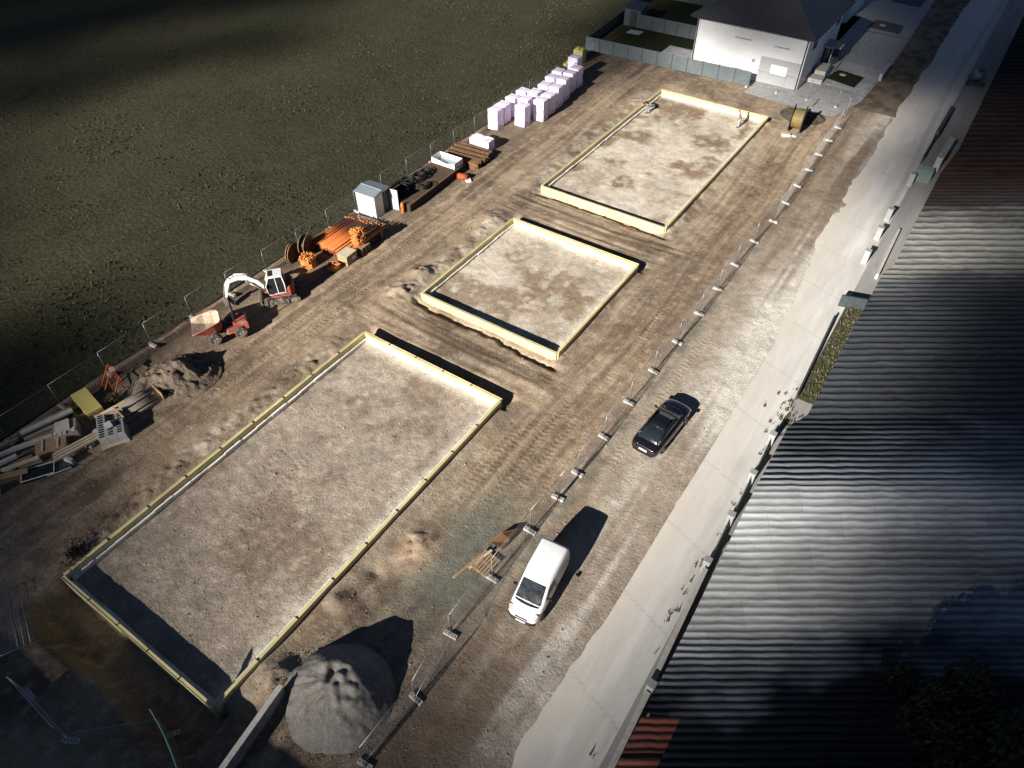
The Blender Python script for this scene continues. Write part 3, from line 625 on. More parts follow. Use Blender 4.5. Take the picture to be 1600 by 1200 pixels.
# ---------------------------------------------------------------- corrugated roofs on the far side of the road
EX,EY=math.cos(-YAW)*1.0,math.sin(-YAW)           # ridge direction
EX,EY=math.cos(YAW),-math.sin(YAW); NX,NY=math.sin(YAW),math.cos(YAW)   # e and the direction away
def roof_mat(name,ca,cb,cc,rough=.5,metal=.2,stain=.6):
    m=bpy.data.materials.new(name); m.use_nodes=True; nt=m.node_tree; N=nt.nodes; L=nt.links; b=N['Principled BSDF']; geo=N.new('ShaderNodeNewGeometry')
    def noise(s,d=6,r=.6,st=None):
        n=N.new('ShaderNodeTexNoise'); n.inputs['Scale'].default_value=s; n.inputs['Detail'].default_value=d; n.inputs['Roughness'].default_value=r
        v=geo.outputs['Position']
        if st:
            mp=N.new('ShaderNodeMapping'); mp.inputs['Rotation'].default_value=(0,0,YAW); mp.inputs['Scale'].default_value=st; L.new(v,mp.inputs[0]); v=mp.outputs[0]
        L.new(v,n.inputs['Vector']); return n.outputs['Fac']
    def ramp(v,a,b_,c=0,d=1):
        q=N.new('ShaderNodeMapRange'); q.interpolation_type='SMOOTHSTEP'; q.inputs[1].default_value=a; q.inputs[2].default_value=b_; q.inputs[3].default_value=c; q.inputs[4].default_value=d; L.new(v,q.inputs[0]); return q.outputs[0]
    def mix(f,a,b_):
        q=N.new('ShaderNodeMix'); q.data_type='RGBA'; L.new(f,q.inputs[0])
        for i,v in((6,a),(7,b_)):
            if isinstance(v,tuple): q.inputs[i].default_value=(*v,1)
            else: L.new(v,q.inputs[i])
        return q.outputs[2]
    c=mix(ramp(noise(.22,4,.55),.40,.62),ca,cb); c=mix(ramp(noise(.35,5,.6,(.5,1,1)),.5,.68,0,stain),c,cc); c=mix(ramp(noise(3,6,.7,(.25,2,1)),.35,.7,0,.45),c,tuple(v*.6 for v in cb))
    mp=N.new('ShaderNodeMapping'); mp.inputs['Rotation'].default_value=(0,0,YAW); L.new(geo.outputs['Position'],mp.inputs[0])
    br=N.new('ShaderNodeTexBrick'); br.inputs['Scale'].default_value=1; br.inputs['Brick Width'].default_value=2.6; br.inputs['Row Height'].default_value=.93; br.inputs['Mortar Size'].default_value=.012; br.inputs['Color1'].default_value=(.78,.78,.78,1); br.inputs['Color2'].default_value=(1.1,1.1,1.1,1); br.inputs['Mortar'].default_value=(.45,.43,.4,1); L.new(mp.outputs[0],br.inputs['Vector'])
    ml=N.new('ShaderNodeMix'); ml.data_type='RGBA'; ml.blend_type='MULTIPLY'; ml.inputs[0].default_value=1; L.new(c,ml.inputs[6]); L.new(br.outputs['Color'],ml.inputs[7]); c=ml.outputs[2]
    L.new(c,b.inputs['Base Color']); b.inputs['Roughness'].default_value=rough; b.inputs['Metallic'].default_value=metal
    bp=N.new('ShaderNodeBump'); bp.inputs['Strength'].default_value=.5; bp.inputs['Distance'].default_value=.02; L.new(noise(6,5,.6),bp.inputs['Height']); L.new(bp.outputs['Normal'],b.inputs['Normal'])
    return m
def gable(label,ox,oy,n0,nr,n1,ze0,zr,ze1,xl,emax,mats,per,amp,wallm,emin=None):
    """a shed with its ridge along e: near eave at n0, ridge at nr, far eave at n1; its left end follows the road"""
    r=empty('corrugated_shed',(0,0,0),0,label,'shed building','corrugated roofs on the far side of the road')
    def pt(e,n,z): return (ox+EX*e+NX*n,oy+EY*e+NY*n,z)
    def e0(n): return max((xl-ox-NX*n)/EX,emin if emin is not None else -1e9)
    emax=emax+max(e0(n0),e0(n1))
    for (a,za,b,zb,m,pr,nm) in((n0,ze0,nr,zr,mats[0],per[0],'roof_sheet'),(nr,zr,n1,ze1,mats[1],per[1],'roof_sheet')):
        L=abs(b-a); rows=int(L/pr*9)+1; ns=np.linspace(a,b,rows); vs=[];fs=[]; nc=int((emax-min(e0(n0),e0(n1)))/.22)+2
        for i,n in enumerate(ns):
            st=e0(n)-.25; es=np.linspace(st,emax,nc)
            ph=2*PI*(n-a)/pr+1.1*(fbm(es*1.7,es*0+n*.25,3)-.5)*2; z=za+(zb-za)*(n-a)/(b-a)+amp*np.sin(ph)
            z=z+.03*(fbm(es*.4,es*0+n*.4,2)-.5)
            vs+=[pt(e,n,zz) for e,zz in zip(es,z)]
        for i in range(rows-1):
            for k in range(nc-1): fs.append((i*nc+k,i*nc+k+1,(i+1)*nc+k+1,(i+1)*nc+k))
        q=MB(); q.v=vs; q.f=fs; q.m=[0]*len(fs); q.sm=[True]*len(fs); q.build(nm,m,r,fix=False)
    q=MB(); A=pt(e0(n0),n0,0);B=pt(e0(nr),nr,0);C=pt(e0(n1),n1,0);D=pt(emax,n1,0);E_=pt(emax,nr,0);F_=pt(emax,n0,0)
    dz=.12; top=[(A,ze0),(B,zr),(C,ze1),(D,ze1),(E_,zr),(F_,ze0)]
    vs=[(p[0],p[1],0) for p,_ in top]+[(p[0],p[1],z-dz) for p,z in top]
    q.add(vs,[(i,(i+1)%6,(i+1)%6+6,i+6) for i in range(6)]); q.build('wall',wallm,r)
    q=MB(); q.tube([pt(e0(nr)-.2,nr,zr+.03),pt(emax,nr,zr+.03)],.12,6); q.build('ridge_cap',mats[1],r)
    return r
m_zinc=roof_mat('weathered_zinc_sheet',(.33,.34,.335),(.22,.22,.21),(.13,.13,.125),.65,.1,.75)
m_slate=roof_mat('blue_grey_sheet',(.045,.055,.068),(.03,.036,.043),(.10,.125,.14),.5,.15,.45)
m_darksheet=roof_mat('black_blue_sheet',(.015,.018,.024),(.010,.012,.017),(.03,.035,.04),.55,.1,.4)
m_rustsheet=roof_mat('rusted_sheet',(.085,.04,.03),(.06,.035,.028),(.07,.065,.062),.75,.05,.6)
m_pale=roof_mat('pale_fibre_sheet',(.22,.21,.18),(.17,.165,.15),(.11,.11,.105),.8,0,.6)
m_redroof=roof_mat('red_sheet',(.20,.05,.025),(.14,.04,.02),(.09,.03,.02),.7,0,.5)
def zone_mat():
    """zinc, slate blue, pale fibre and rusted sheet colours, with soft dark bands of painted shade along the roof"""
    m=bpy.data.materials.new('corrugated_sheets'); m.use_nodes=True; nt=m.node_tree; N=nt.nodes; L=nt.links; b=N['Principled BSDF']; geo=N.new('ShaderNodeNewGeometry')
    mp=N.new('ShaderNodeMapping'); mp.inputs['Rotation'].default_value=(0,0,YAW); L.new(geo.outputs['Position'],mp.inputs[0])
    def noise(s,d=5,r=.6,st=(1,1,1)):
        m2=N.new('ShaderNodeMapping'); m2.inputs['Scale'].default_value=st; L.new(mp.outputs[0],m2.inputs[0]); n=N.new('ShaderNodeTexNoise'); n.inputs['Scale'].default_value=s; n.inputs['Detail'].default_value=d; n.inputs['Roughness'].default_value=r; L.new(m2.outputs[0],n.inputs['Vector']); return n.outputs['Fac']
    def ma(op,x,y):
        q=N.new('ShaderNodeMath'); q.operation=op
        for i,v in enumerate((x,y)):
            if isinstance(v,(int,float)): q.inputs[i].default_value=v
            else: L.new(v,q.inputs[i])
        return q.outputs[0]
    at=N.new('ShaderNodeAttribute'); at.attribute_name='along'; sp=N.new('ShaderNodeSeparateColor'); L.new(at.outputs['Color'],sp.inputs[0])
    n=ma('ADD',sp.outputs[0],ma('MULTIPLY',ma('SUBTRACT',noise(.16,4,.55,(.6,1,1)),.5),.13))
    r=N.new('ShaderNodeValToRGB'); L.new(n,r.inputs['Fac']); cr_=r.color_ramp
    st=[(0,(.014,.017,.022)),(.14,(.016,.019,.026)),(.165,(.36,.365,.36)),(.19,(.25,.25,.245)),(.215,(.42,.43,.43)),(.245,(.30,.31,.315)),(.275,(.06,.066,.074)),(.40,(.05,.055,.062)),(.415,(.08,.086,.09)),(.435,(.22,.215,.19)),(.475,(.25,.245,.22)),(.50,(.07,.062,.058)),(.56,(.085,.045,.034)),(.70,(.06,.034,.027)),(.80,(.025,.022,.021)),(1,(.02,.019,.019))]  # black stops and soft dark bands carry shade as colour
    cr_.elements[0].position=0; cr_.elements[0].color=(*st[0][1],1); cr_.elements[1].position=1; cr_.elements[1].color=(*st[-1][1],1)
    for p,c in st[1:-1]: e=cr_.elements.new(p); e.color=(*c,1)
    c=r.outputs['Color']
    def mul(c,f):
        q=N.new('ShaderNodeMix'); q.data_type='RGBA'; q.blend_type='MULTIPLY'; q.inputs[0].default_value=1; L.new(c,q.inputs[6]); L.new(f,q.inputs[7]); return q.outputs[2]
    br=N.new('ShaderNodeTexBrick'); br.inputs['Scale'].default_value=1; br.inputs['Brick Width'].default_value=3.4; br.inputs['Row Height'].default_value=1.24; br.inputs['Mortar Size'].default_value=.008; br.inputs['Color1'].default_value=(.86,.86,.86,1); br.inputs['Color2'].default_value=(1.08,1.08,1.08,1); br.inputs['Mortar'].default_value=(.6,.58,.55,1); L.new(mp.outputs[0],br.inputs['Vector']); c=mul(c,br.outputs['Color'])
    q=N.new('ShaderNodeMapRange'); q.inputs[1].default_value=.3; q.inputs[2].default_value=.7; q.inputs[3].default_value=.62; q.inputs[4].default_value=1.2; L.new(noise(2.6,6,.7,(.25,2,1)),q.inputs[0]); cb=N.new('ShaderNodeCombineColor'); [L.new(q.outputs[0],cb.inputs[i]) for i in range(3)]; c=mul(c,cb.outputs[0])
    # rib shading put into the colour: troughs darker, crests lighter
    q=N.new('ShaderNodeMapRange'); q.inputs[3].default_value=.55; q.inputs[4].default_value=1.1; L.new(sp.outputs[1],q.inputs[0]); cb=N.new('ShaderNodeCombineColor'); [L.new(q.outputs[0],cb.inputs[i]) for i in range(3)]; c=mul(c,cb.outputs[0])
    L.new(c,b.inputs['Base Color']); b.inputs['Roughness'].default_value=.9; b.inputs['Specular IOR Level'].default_value=.12
    bp=N.new('ShaderNodeBump'); bp.inputs['Strength'].default_value=.5; bp.inputs['Distance'].default_value=.02; L.new(noise(6,5,.6),bp.inputs['Height']); L.new(bp.outputs['Normal'],b.inputs['Normal'])
    return m
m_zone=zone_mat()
PROF=[(-16,3.0),(-13,3.4),(-6.6,5.5),(0.2,4.0),(6.4,6.35),(12.8,4.1),(20,4.5),(27,3.7),(33.8,4.7),(41,3.5),(52,3.9),(64,3.3),(84,3.0)]
_pn=np.array([p[0] for p in PROF]); _pz=np.array([p[1] for p in PROF])
_nn=np.linspace(-16,84,4001); _zz=np.interp(_nn,_pn,_pz); _k=np.ones(41)/41; _zz=np.convolve(np.pad(_zz,20,'edge'),_k,'valid')   # folds a little rounded
_per=np.interp(_nn,[-16,6.3,7.5,13,16,27,34,44,60,84],[.31,.33,.50,.52,.50,.60,.66,.85,1.05,1.3]); _ph=np.concatenate([[0],np.cumsum(2*PI/_per[:-1]*np.diff(_nn))])
XL=lambda n: float(np.interp(n,[-16,-3.5,-3.3,12,13,27,27.5,41,45,84],[.2,.2,-1.1,-1.3,-.7,-.5,-.1,.0,.5,.7]))
def long_shed(label,na,nb,width):
    r=empty('corrugated_shed',(0,0,0),0,label,'shed building','corrugated roofs on the far side of the road'); ox,oy=4.08,18.8
    ns=[na]; 
    while ns[-1]<nb: ns.append(min(nb,ns[-1]+float(np.interp(ns[-1],_nn,_per))/8))
    ns=np.array(ns); e0=np.array([(XL(n)-ox-NX*n)/EX for n in ns]); ncol=int(width/.24); vs=[];fs=[];cl=[]
    for n,st in zip(ns,e0):
        es=st-.25+np.linspace(0,width,ncol); p=float(np.interp(n,_nn,_per)); amp=min(.085,p*.095)
        ph=np.interp(n,_nn,_ph)+.9*(fbm(es*2.0+n*.6,es*0+n*.3,3)-.5)*2; s_=np.sin(ph); z=np.interp(n,_nn,_zz)+amp*s_+.05*(fbm(es*.35,es*0+n*.35,2)-.5)
        for e,zz,q in zip(es,z,s_): vs.append((ox+EX*e+NX*n,oy+EY*e+NY*n,float(zz))); cl.append(((n+16)/100,.5+.5*q,0,1))
    R_=len(ns)
    for i in range(R_-1):
        for k in range(ncol-1): fs.append((i*ncol+k,i*ncol+k+1,(i+1)*ncol+k+1,(i+1)*ncol+k))
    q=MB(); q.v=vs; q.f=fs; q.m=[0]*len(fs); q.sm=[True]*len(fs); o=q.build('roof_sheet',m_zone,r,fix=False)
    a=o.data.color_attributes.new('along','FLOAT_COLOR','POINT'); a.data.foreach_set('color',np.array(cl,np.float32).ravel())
    q=MB(); ks=list(range(0,R_,6))+[R_-1]; vs=[]
    for k in ks:
        n=ns[k]; e=e0[k]; z=float(np.interp(n,_nn,_zz))-.16; vs+=[(ox+EX*e+NX*n,oy+EY*e+NY*n,0),(ox+EX*e+NX*n,oy+EY*e+NY*n,z)]
    q.add(vs,[(2*i,2*i+2,2*i+3,2*i+1) for i in range(len(ks)-1)])
    for k in(0,R_-1):
        n=ns[k]; z=float(np.interp(n,_nn,_zz))-.16; A=(ox+EX*e0[k]+NX*n,oy+EY*e0[k]+NY*n); e=e0[k]+width-.4; B=(ox+EX*e+NX*n,oy+EY*e+NY*n); q.add([(*A,0),(*B,0),(*B,z),(*A,z)],[(0,1,2,3)])
    q.build('wall',m_anth,r); return r
long_shed('long corrugated shed roof with pale zinc and slate blue sheets and black painted shade beside the railings',-15,27,17)
long_shed('far corrugated shed roof, pale at its near end and rust brown beyond',27,82,26)
gable('dull red corrugated lean-to roof by the corner of the road',.9,11.9,-6,-1.2,.5,4.2,5.0,4.8,-1.1,1.6,(m_redroof,m_redroof),(.3,.3),.03,m_anth)
# ---------------------------------------------------------------- the white house, its garden and drive
def paving_mat(name,base,bw,bh,var=.12):
    m=bpy.data.materials.new(name); m.use_nodes=True; nt=m.node_tree; N=nt.nodes; L=nt.links; b=N['Principled BSDF']; geo=N.new('ShaderNodeNewGeometry')
    br=N.new('ShaderNodeTexBrick'); br.inputs['Scale'].default_value=1; br.inputs['Brick Width'].default_value=bw; br.inputs['Row Height'].default_value=bh; br.inputs['Mortar Size'].default_value=.012
    br.inputs['Color1'].default_value=(*[v*(1-var) for v in base],1); br.inputs['Color2'].default_value=(*[v*(1+var) for v in base],1); br.inputs['Mortar'].default_value=(*[v*.5 for v in base],1)
    L.new(geo.outputs['Position'],br.inputs['Vector'])
    n=N.new('ShaderNodeTexNoise'); n.inputs['Scale'].default_value=1.6; n.inputs['Detail'].default_value=8; n.inputs['Roughness'].default_value=.7; L.new(geo.outputs['Position'],n.inputs['Vector'])
    r=N.new('ShaderNodeMapRange'); r.inputs[1].default_value=.3; r.inputs[2].default_value=.7; r.inputs[3].default_value=.72; r.inputs[4].default_value=1.15; L.new(n.outputs['Fac'],r.inputs[0])
    cb=N.new('ShaderNodeCombineColor'); [L.new(r.outputs[0],cb.inputs[i]) for i in range(3)]
    mx=N.new('ShaderNodeMix'); mx.data_type='RGBA'; mx.blend_type='MULTIPLY'; mx.inputs[0].default_value=1; L.new(br.outputs['Color'],mx.inputs[6]); L.new(cb.outputs[0],mx.inputs[7])
    L.new(mx.outputs[2],b.inputs['Base Color']); b.inputs['Roughness'].default_value=.9
    return m
m_pave=paving_mat('drive_paving',(.36,.355,.34),.3,.2); m_pave2=paving_mat('pale_slab_paving',(.42,.415,.40),.9,.6)
flat('driveway',[(-22.2,79.7),(-12.2,79.0),(-10.7,84.5),(-10.3,95),(-10.5,107),(-17.9,107),(-17.9,83.6),(-22.2,83.6)],.045,m_pave)
flat('pavement',[(-16.9,87.2),(-11.0,86.6),(-10.6,94.8),(-16.3,95)],.06,m_pave2)
flat('lawn_patch',[(-15.9,88.9),(-12.3,87.9),(-12.1,91.5),(-15.2,92.2)],.075,m_lawn)
flat('far_driveway',[(-17.9,107.2),(-10.5,107.2),(-11.5,150),(-30,150),(-30,112),(-17.9,112)],.04,m_pave)
flat('planting_bed',[(-16.2,108.6),(-12.0,108.2),(-12.2,111.8),(-15.8,112.2)],.06,m_yarddark)
flat('far_planting_bed',[(-16,121),(-12,120.6),(-12,126),(-16,126)],.06,m_yarddark)
flat('garden_lawn',[(-43.4,81),(-22.2,81.8),(-22.2,83.6),(-30.5,83.6),(-30.5,118),(-45.2,118)],.06,m_lawn)
flat('terrace',[(-35.1,81.9),(-30.5,82.0),(-30.5,88.0),(-35.1,88.0)],.075,m_pave2)
flat('terrace_slab',[(-42.3,88.6),(-40.0,88.9),(-40.0,90.4),(-42.3,90.1)],.08,m_pave2)
H=empty('detached_house',(0,0,0),0,'white rendered two-storey house with dark hipped roof behind the site','house')
hx0,hx1,hy0,hy1,he=-30.45,-17.55,83.6,97.5,5.75
b=MB(); b.box(((hx0+hx1)/2,(hy0+hy1)/2,he/2),(hx1-hx0,hy1-hy0,he)); b.build('wall',m_render,H)
def tile_roof_mat():
    m=bpy.data.materials.new('dark_roof_tiles'); m.use_nodes=True; nt=m.node_tree; N=nt.nodes; L=nt.links; b=N['Principled BSDF']; geo=N.new('ShaderNodeNewGeometry'); sp=N.new('ShaderNodeSeparateXYZ'); L.new(geo.outputs['Position'],sp.inputs[0])
    w=N.new('ShaderNodeMath'); w.operation='MULTIPLY'; w.inputs[1].default_value=5.2; L.new(sp.outputs[2],w.inputs[0]); f=N.new('ShaderNodeMath'); f.operation='FRACT'; L.new(w.outputs[0],f.inputs[0])
    r=N.new('ShaderNodeValToRGB'); r.color_ramp.elements[0].color=(.045,.045,.05,1); r.color_ramp.elements[1].color=(.02,.02,.024,1); r.color_ramp.elements[1].position=.85; L.new(f.outputs[0],r.inputs[0]); L.new(r.outputs[0],b.inputs['Base Color'])
    bp=N.new('ShaderNodeBump'); bp.inputs['Distance'].default_value=.06; L.new(f.outputs[0],bp.inputs['Height']); L.new(bp.outputs['Normal'],b.inputs['Normal']); b.inputs['Roughness'].default_value=.6
    return m
m_rooft=tile_roof_mat()
b=MB(); o_=.65; X0,X1,Y0,Y1=hx0-o_,hx1+o_,hy0-o_,hy1+o_; zc=he-.02; ry0,ry1=(Y0+Y1)/2-.4,(Y0+Y1)/2+.4; ap=4.6
xm=(X0+X1)/2
b.add([(X0,Y0,zc),(X1,Y0,zc),(X1,Y1,zc),(X0,Y1,zc),(xm,ry0,zc+ap),(xm,ry1,zc+ap),(X0,Y0,zc-.18),(X1,Y0,zc-.18),(X1,Y1,zc-.18),(X0,Y1,zc-.18)],
 [(0,1,4),(1,2,5,4),(2,3,5),(3,0,4,5),(0,6,7,1),(1,7,8,2),(2,8,9,3),(3,9,6,0),(9,8,7,6)])
rf=b.build('roof',m_rooft,H)
b=MB(); 
for a,c in(((X0,Y0,zc),(xm,ry0,zc+ap)),((X1,Y0,zc),(xm,ry0,zc+ap)),((X1,Y1,zc),(xm,ry1,zc+ap)),((xm,ry0,zc+ap),(xm,ry1,zc+ap))): b.bar(Vector(a)+Vector((0,0,.04)),Vector(c)+Vector((0,0,.05)),.2,.1)
b.build('ridge_tile',m_anth,rf)
b=MB(); b.tube([(X0-.06,Y0-.06,zc-.08),(X1+.06,Y0-.06,zc-.08)],.075,8); b.tube([(X1+.06,Y0-.06,zc-.08),(X1+.06,Y1,zc-.08)],.075,8); b.build('gutter',m_anth,rf)
for x in(hx0+.12,hx1-.15):
    b=MB(); b.tube([(x,hy0-.08,.05),(x,hy0-.08,he-.55),(x,Y0,he-.2)],.07,8); b.build('downpipe',m_anth,H)
    b=MB(); b.tube([(x+.13,hy0-.05,.05),(x+.13,hy0-.05,he-.4)],.055,8); b.build('downpipe',m_frame,H)
b=MB(); b.box((hx1-2.45,hy0-.012,1.45),(4.6,.02,2.8)); b.build('grey_panel',m_grey_render,H)
for(x,z,w,h) in((-24.8,4.75,1.75,.95),(-20.3,4.6,1.55,.85),(-24.75,1.6,1.0,1.25),(-20.05,1.7,1.85,1.0)):
    wv=empty('window',(x,hy0-.03,z)); wv.parent=H; wv.empty_display_size=.1
    b=MB(); b.box((0,0,0),(w,.05,h)); b.build('shutter',m_frame if x>-20.2 and z<2 else m_render,wv)
    b=MB()
    for k in range(1,int(h/.12)): b.box((0,-.028,-h/2+k*.12),(w-.08,.01,.02))
    b.build('slat_line',m_render,wv)
    b=MB(); b.box((0,-.06,-h/2-.05),(w+.16,.16,.05)); b.build('sill',m_grey_render,wv)
b=MB(); b.box((-23.1,hy0-.06,2.2),(.3,.12,.32),bev=.02); b.build('vent_box',m_galv,H)
b=MB(); b.box((hx1+.6,92.5,2.55),(1.3,2.6,.16)); b.bar((hx1+1.1,91.4,0),(hx1+1.1,91.4,2.5),.12); b.build('porch',m_grey_render,H)
b=MB(); b.box((hx1+.035,92.6,1.15),(.07,1.2,2.1)); b.build('door',m_anth,H)
for y in(86.5,95.5): b=MB(); b.box((hx1+.03,y,4.3),(.06,1.4,1.2)); b.build('window',m_glass,H)
# terraces, steps and side wall beside the house
r=empty('stair_block',(-16.9,88.4,0),.05,'pale steps and plinth leading up the dark side of the white house','steps')
b=MB(); b.box((0,-.9,.25),(2.2,1.6,.5)); b.box((.4,1.2,.45),(1.2,2.6,.9)); b.build('step',m_conc,r); b=MB()
for k in range(5): b.bar((1.2,-.1+k*.9,.5),(1.2,-.1+k*.9,1.5),.05)
b.bar((1.2,-.1,1.5),(1.2,3.5,1.5),.06); b.build('handrail',m_anth,r)
r=empty('bin_box',(-18.6+2,94.3,0),.0,'tall pale-topped dark box beside the house porch','box'); b=MB(); b.box((0,0,.9),(1.1,1.3,1.8)); b.build('body',m_anth,r); b=MB(); b.box((0,0,1.86),(1.3,1.5,.12)); b.build('lid',m_conc,r)
low=MB(); low.box((-10.45,93.4,.4),(.35,3.6,.8)); w_=low.build('boundary_wall',m_conc); tag(w_,'short pale wall at the road end of the lawn patch','garden wall')
r=empty('round_manhole',(-14.4,90.9,.08),0,'round pale plate in the small lawn patch before the house','manhole cover'); b=MB(); b.lathe([(0,.05),(.38,.05),(.4,0)],20); b.build('plate',m_conc,r)
r=empty('round_manhole',(-14.6,110.4,.07),0,'round grey plate in the dark planting bed beyond the drive','manhole cover'); b=MB(); b.lathe([(0,.05),(.4,.05),(.42,0)],20); b.build('plate',m_conc,r)
# grey board fences
def board_fence(pts,h,label,gap=1.85):
    r=empty('board_fence',(0,0,0),0,label,'board fence')
    for (x0,y0),(x1,y1) in zip(pts,pts[1:]):
        L=math.hypot(x1-x0,y1-y0); n=max(1,round(L/gap)); dx,dy=(x1-x0)/n,(y1-y0)/n
        for k in range(n):
            b=MB(); b.bar((x0+dx*k,y0+dy*k,h/2+.03),(x0+dx*(k+.97),y0+dy*(k+.97),h/2+.03),.045,h-.02); b.build('board_panel',m_fence_anth,r)
            b=MB(); b.box((x0+dx*k,y0+dy*k,h/2+.05),(.09,.09,h+.1)); b.build('post',m_anth,r)
board_fence([(-43.4,80.85),(-22.4,81.75)],1.6,'long grey board fence between the site and the house garden')
board_fence([(-43.5,81.1),(-44.9,102)],1.3,'dark board fence along the meadow edge of the garden')
board_fence([(-41.2,91.3),(-30.6,91.6)],1.7,'grey board fence dividing the garden behind the lawn')
board_fence([(-44.9,104),(-31,104.6)],1.8,'grey board fence at the far end of the garden')
r=empty('garden_shed',(-42.3,92.3,0),.03,'small dark grey shed with sloping roof in the garden corner','shed'); b=MB(); b.box((0,0,1.1),(2.3,2.2,2.2)); b.build('wall',m_fence_anth,r)
b=MB(); b.prism([(-1.3,2.2),(1.3,2.45),(1.3,2.53),(-1.3,2.28)],-1.3,1.3,'x'); b.build('roof',m_anth,r); b=MB(); b.box((.2,-1.12,1.),(.9,.04,1.9)); b.build('door',m_anth,r)
# second house far behind
r=empty('neighbour_house',(0,0,0),0,'shaded house beyond the white house, mostly outside the picture','house'); b=MB(); b.box((-25,113,2.8),(12,9,5.6)); b.build('wall',m_render,r); b=MB(); b.add([(-31.5,108,5.6),(-18.5,108,5.6),(-18.5,118,5.6),(-31.5,118,5.6),(-25,113,9)],[(0,1,4),(1,2,4),(2,3,4),(3,0,4)]); b.build('roof',m_rooft,r)
# ---------------------------------------------------------------- trees and shrubs
def leaf_cloud(blobs,size,n):
    vs=[];fs=[]
    tot=sum(b[3]**2 for b in blobs)
    for (x,y,z,rad) in blobs:
        for _ in range(int(n*rad**2/tot)):
            d=Vector((random.gauss(0,1),random.gauss(0,1),random.gauss(0,1))).normalized()*rad*(random.random()**.45)
            p=Vector((x,y,z))+Vector((d.x,d.y,d.z*.85)); s=size*random.uniform(.5,1.3)
            u=Vector((random.gauss(0,1),random.gauss(0,1),random.gauss(0,1))).normalized(); w=u.orthogonal().normalized(); v=u.cross(w)
            b=len(vs); vs+=[tuple(p-w*s),tuple(p+v*s*.5),tuple(p+w*s),tuple(p-v*s*.5)]; fs.append((b,b+1,b+2,b+3))
    q=MB(); q.v=vs; q.f=fs; q.m=[0]*len(fs); q.sm=[False]*len(fs); return q
def tree(x,y,h,cr,label,lm,n=5000,group=None,blobn=16,z0=.05,size=.12,name='tree'):
    r=empty(name,(x,y,z0),0,label,'tree',group); th=h*.45; q=MB()
    q.tube([(0,0,0),(.05,.03,th*.5),(-.05,.08,th),(0,0,h*.8)],[h*.03,h*.024,h*.018,h*.006],8)
    bl=[]
    for k in range(blobn):
        a=random.uniform(0,2*PI); t=random.random(); rr=cr*(.35+.6*random.random())*(1-.55*t); z=h*(.38+.55*t); p=(rr*math.cos(a),rr*math.sin(a),z); bl.append((*p,cr*random.uniform(.28,.48)))
        q.tube([(0,0,th*random.uniform(.6,1.3)),(p[0]*.5,p[1]*.5,z*.85),p],[h*.012,h*.008,h*.003],5)
    q.build('trunk',m_bark,r); leaf_cloud(bl,size,n).build('crown',lm,r,fix=False); return r
tree(8.6,17.2,7.6,2.7,'dark bushy tree at the edge of the black roof, lower one',m_leafdark,16000,'dark trees among the corrugated roofs')
tree(11.2,15.3,9,3.2,'dark bushy tree in the lowest corner beyond the roofs',m_leafdark,16000,'dark trees among the corrugated roofs')
# ---------------------------------------------------------------- buildings and trees behind the drone that shade the near end of the site
def back_house(x0,x1,y0,y1,he,hr,label):
    r=empty('back_house',(0,0,0),0,label,'house'); b=MB(); b.box(((x0+x1)/2,(y0+y1)/2,he/2),(x1-x0,y1-y0,he)); b.build('wall',m_render,r)
    b=MB(); ym=(y0+y1)/2; b.add([(x0-.4,y0-.5,he),(x1+.4,y0-.5,he),(x1+.4,y1+.5,he),(x0-.4,y1+.5,he),(x0-.4,ym,hr),(x1+.4,ym,hr)],[(0,1,5,4),(2,3,4,5),(0,4,3),(1,2,5)]); b.build('roof',m_rooft,r)
back_house(-26,-13.2,-24,-14.5,6.6,9.9,'house standing behind the sand pile end of the site')
back_house(-52,-26.8,-27,-16,6.4,8.3,'long row house standing behind the near left end of the site')
# ---------------------------------------------------------------- cloud puffs added out of view to darken the scene's edges
m_shade_cloud=bpy.data.materials.new('shade_cloud'); m_shade_cloud.use_nodes=True; nt=m_shade_cloud.node_tree; N=nt.nodes; L=nt.links
b_=N['Principled BSDF']; b_.inputs['Base Color'].default_value=(.06,.065,.07,1); b_.inputs['Roughness'].default_value=1; b_.inputs['Specular IOR Level'].default_value=0
geo=N.new('ShaderNodeNewGeometry'); dt=N.new('ShaderNodeVectorMath'); dt.operation='DOT_PRODUCT'; L.new(geo.outputs['Normal'],dt.inputs[0]); L.new(geo.outputs['Incoming'],dt.inputs[1])
ab=N.new('ShaderNodeMath'); ab.operation='ABSOLUTE'; L.new(dt.outputs['Value'],ab.inputs[0]); pw=N.new('ShaderNodeMath'); pw.operation='POWER'; pw.inputs[1].default_value=1.6; L.new(ab.outputs[0],pw.inputs[0]); ml=N.new('ShaderNodeMath'); ml.operation='MULTIPLY'; ml.inputs[1].default_value=.6; L.new(pw.outputs[0],ml.inputs[0])
tr=N.new('ShaderNodeBsdfTransparent'); mx=N.new('ShaderNodeMixShader'); L.new(ml.outputs[0],mx.inputs[0]); L.new(tr.outputs[0],mx.inputs[1]); L.new(b_.outputs[0],mx.inputs[2]); L.new(mx.outputs[0],N['Material Output'].inputs[0])
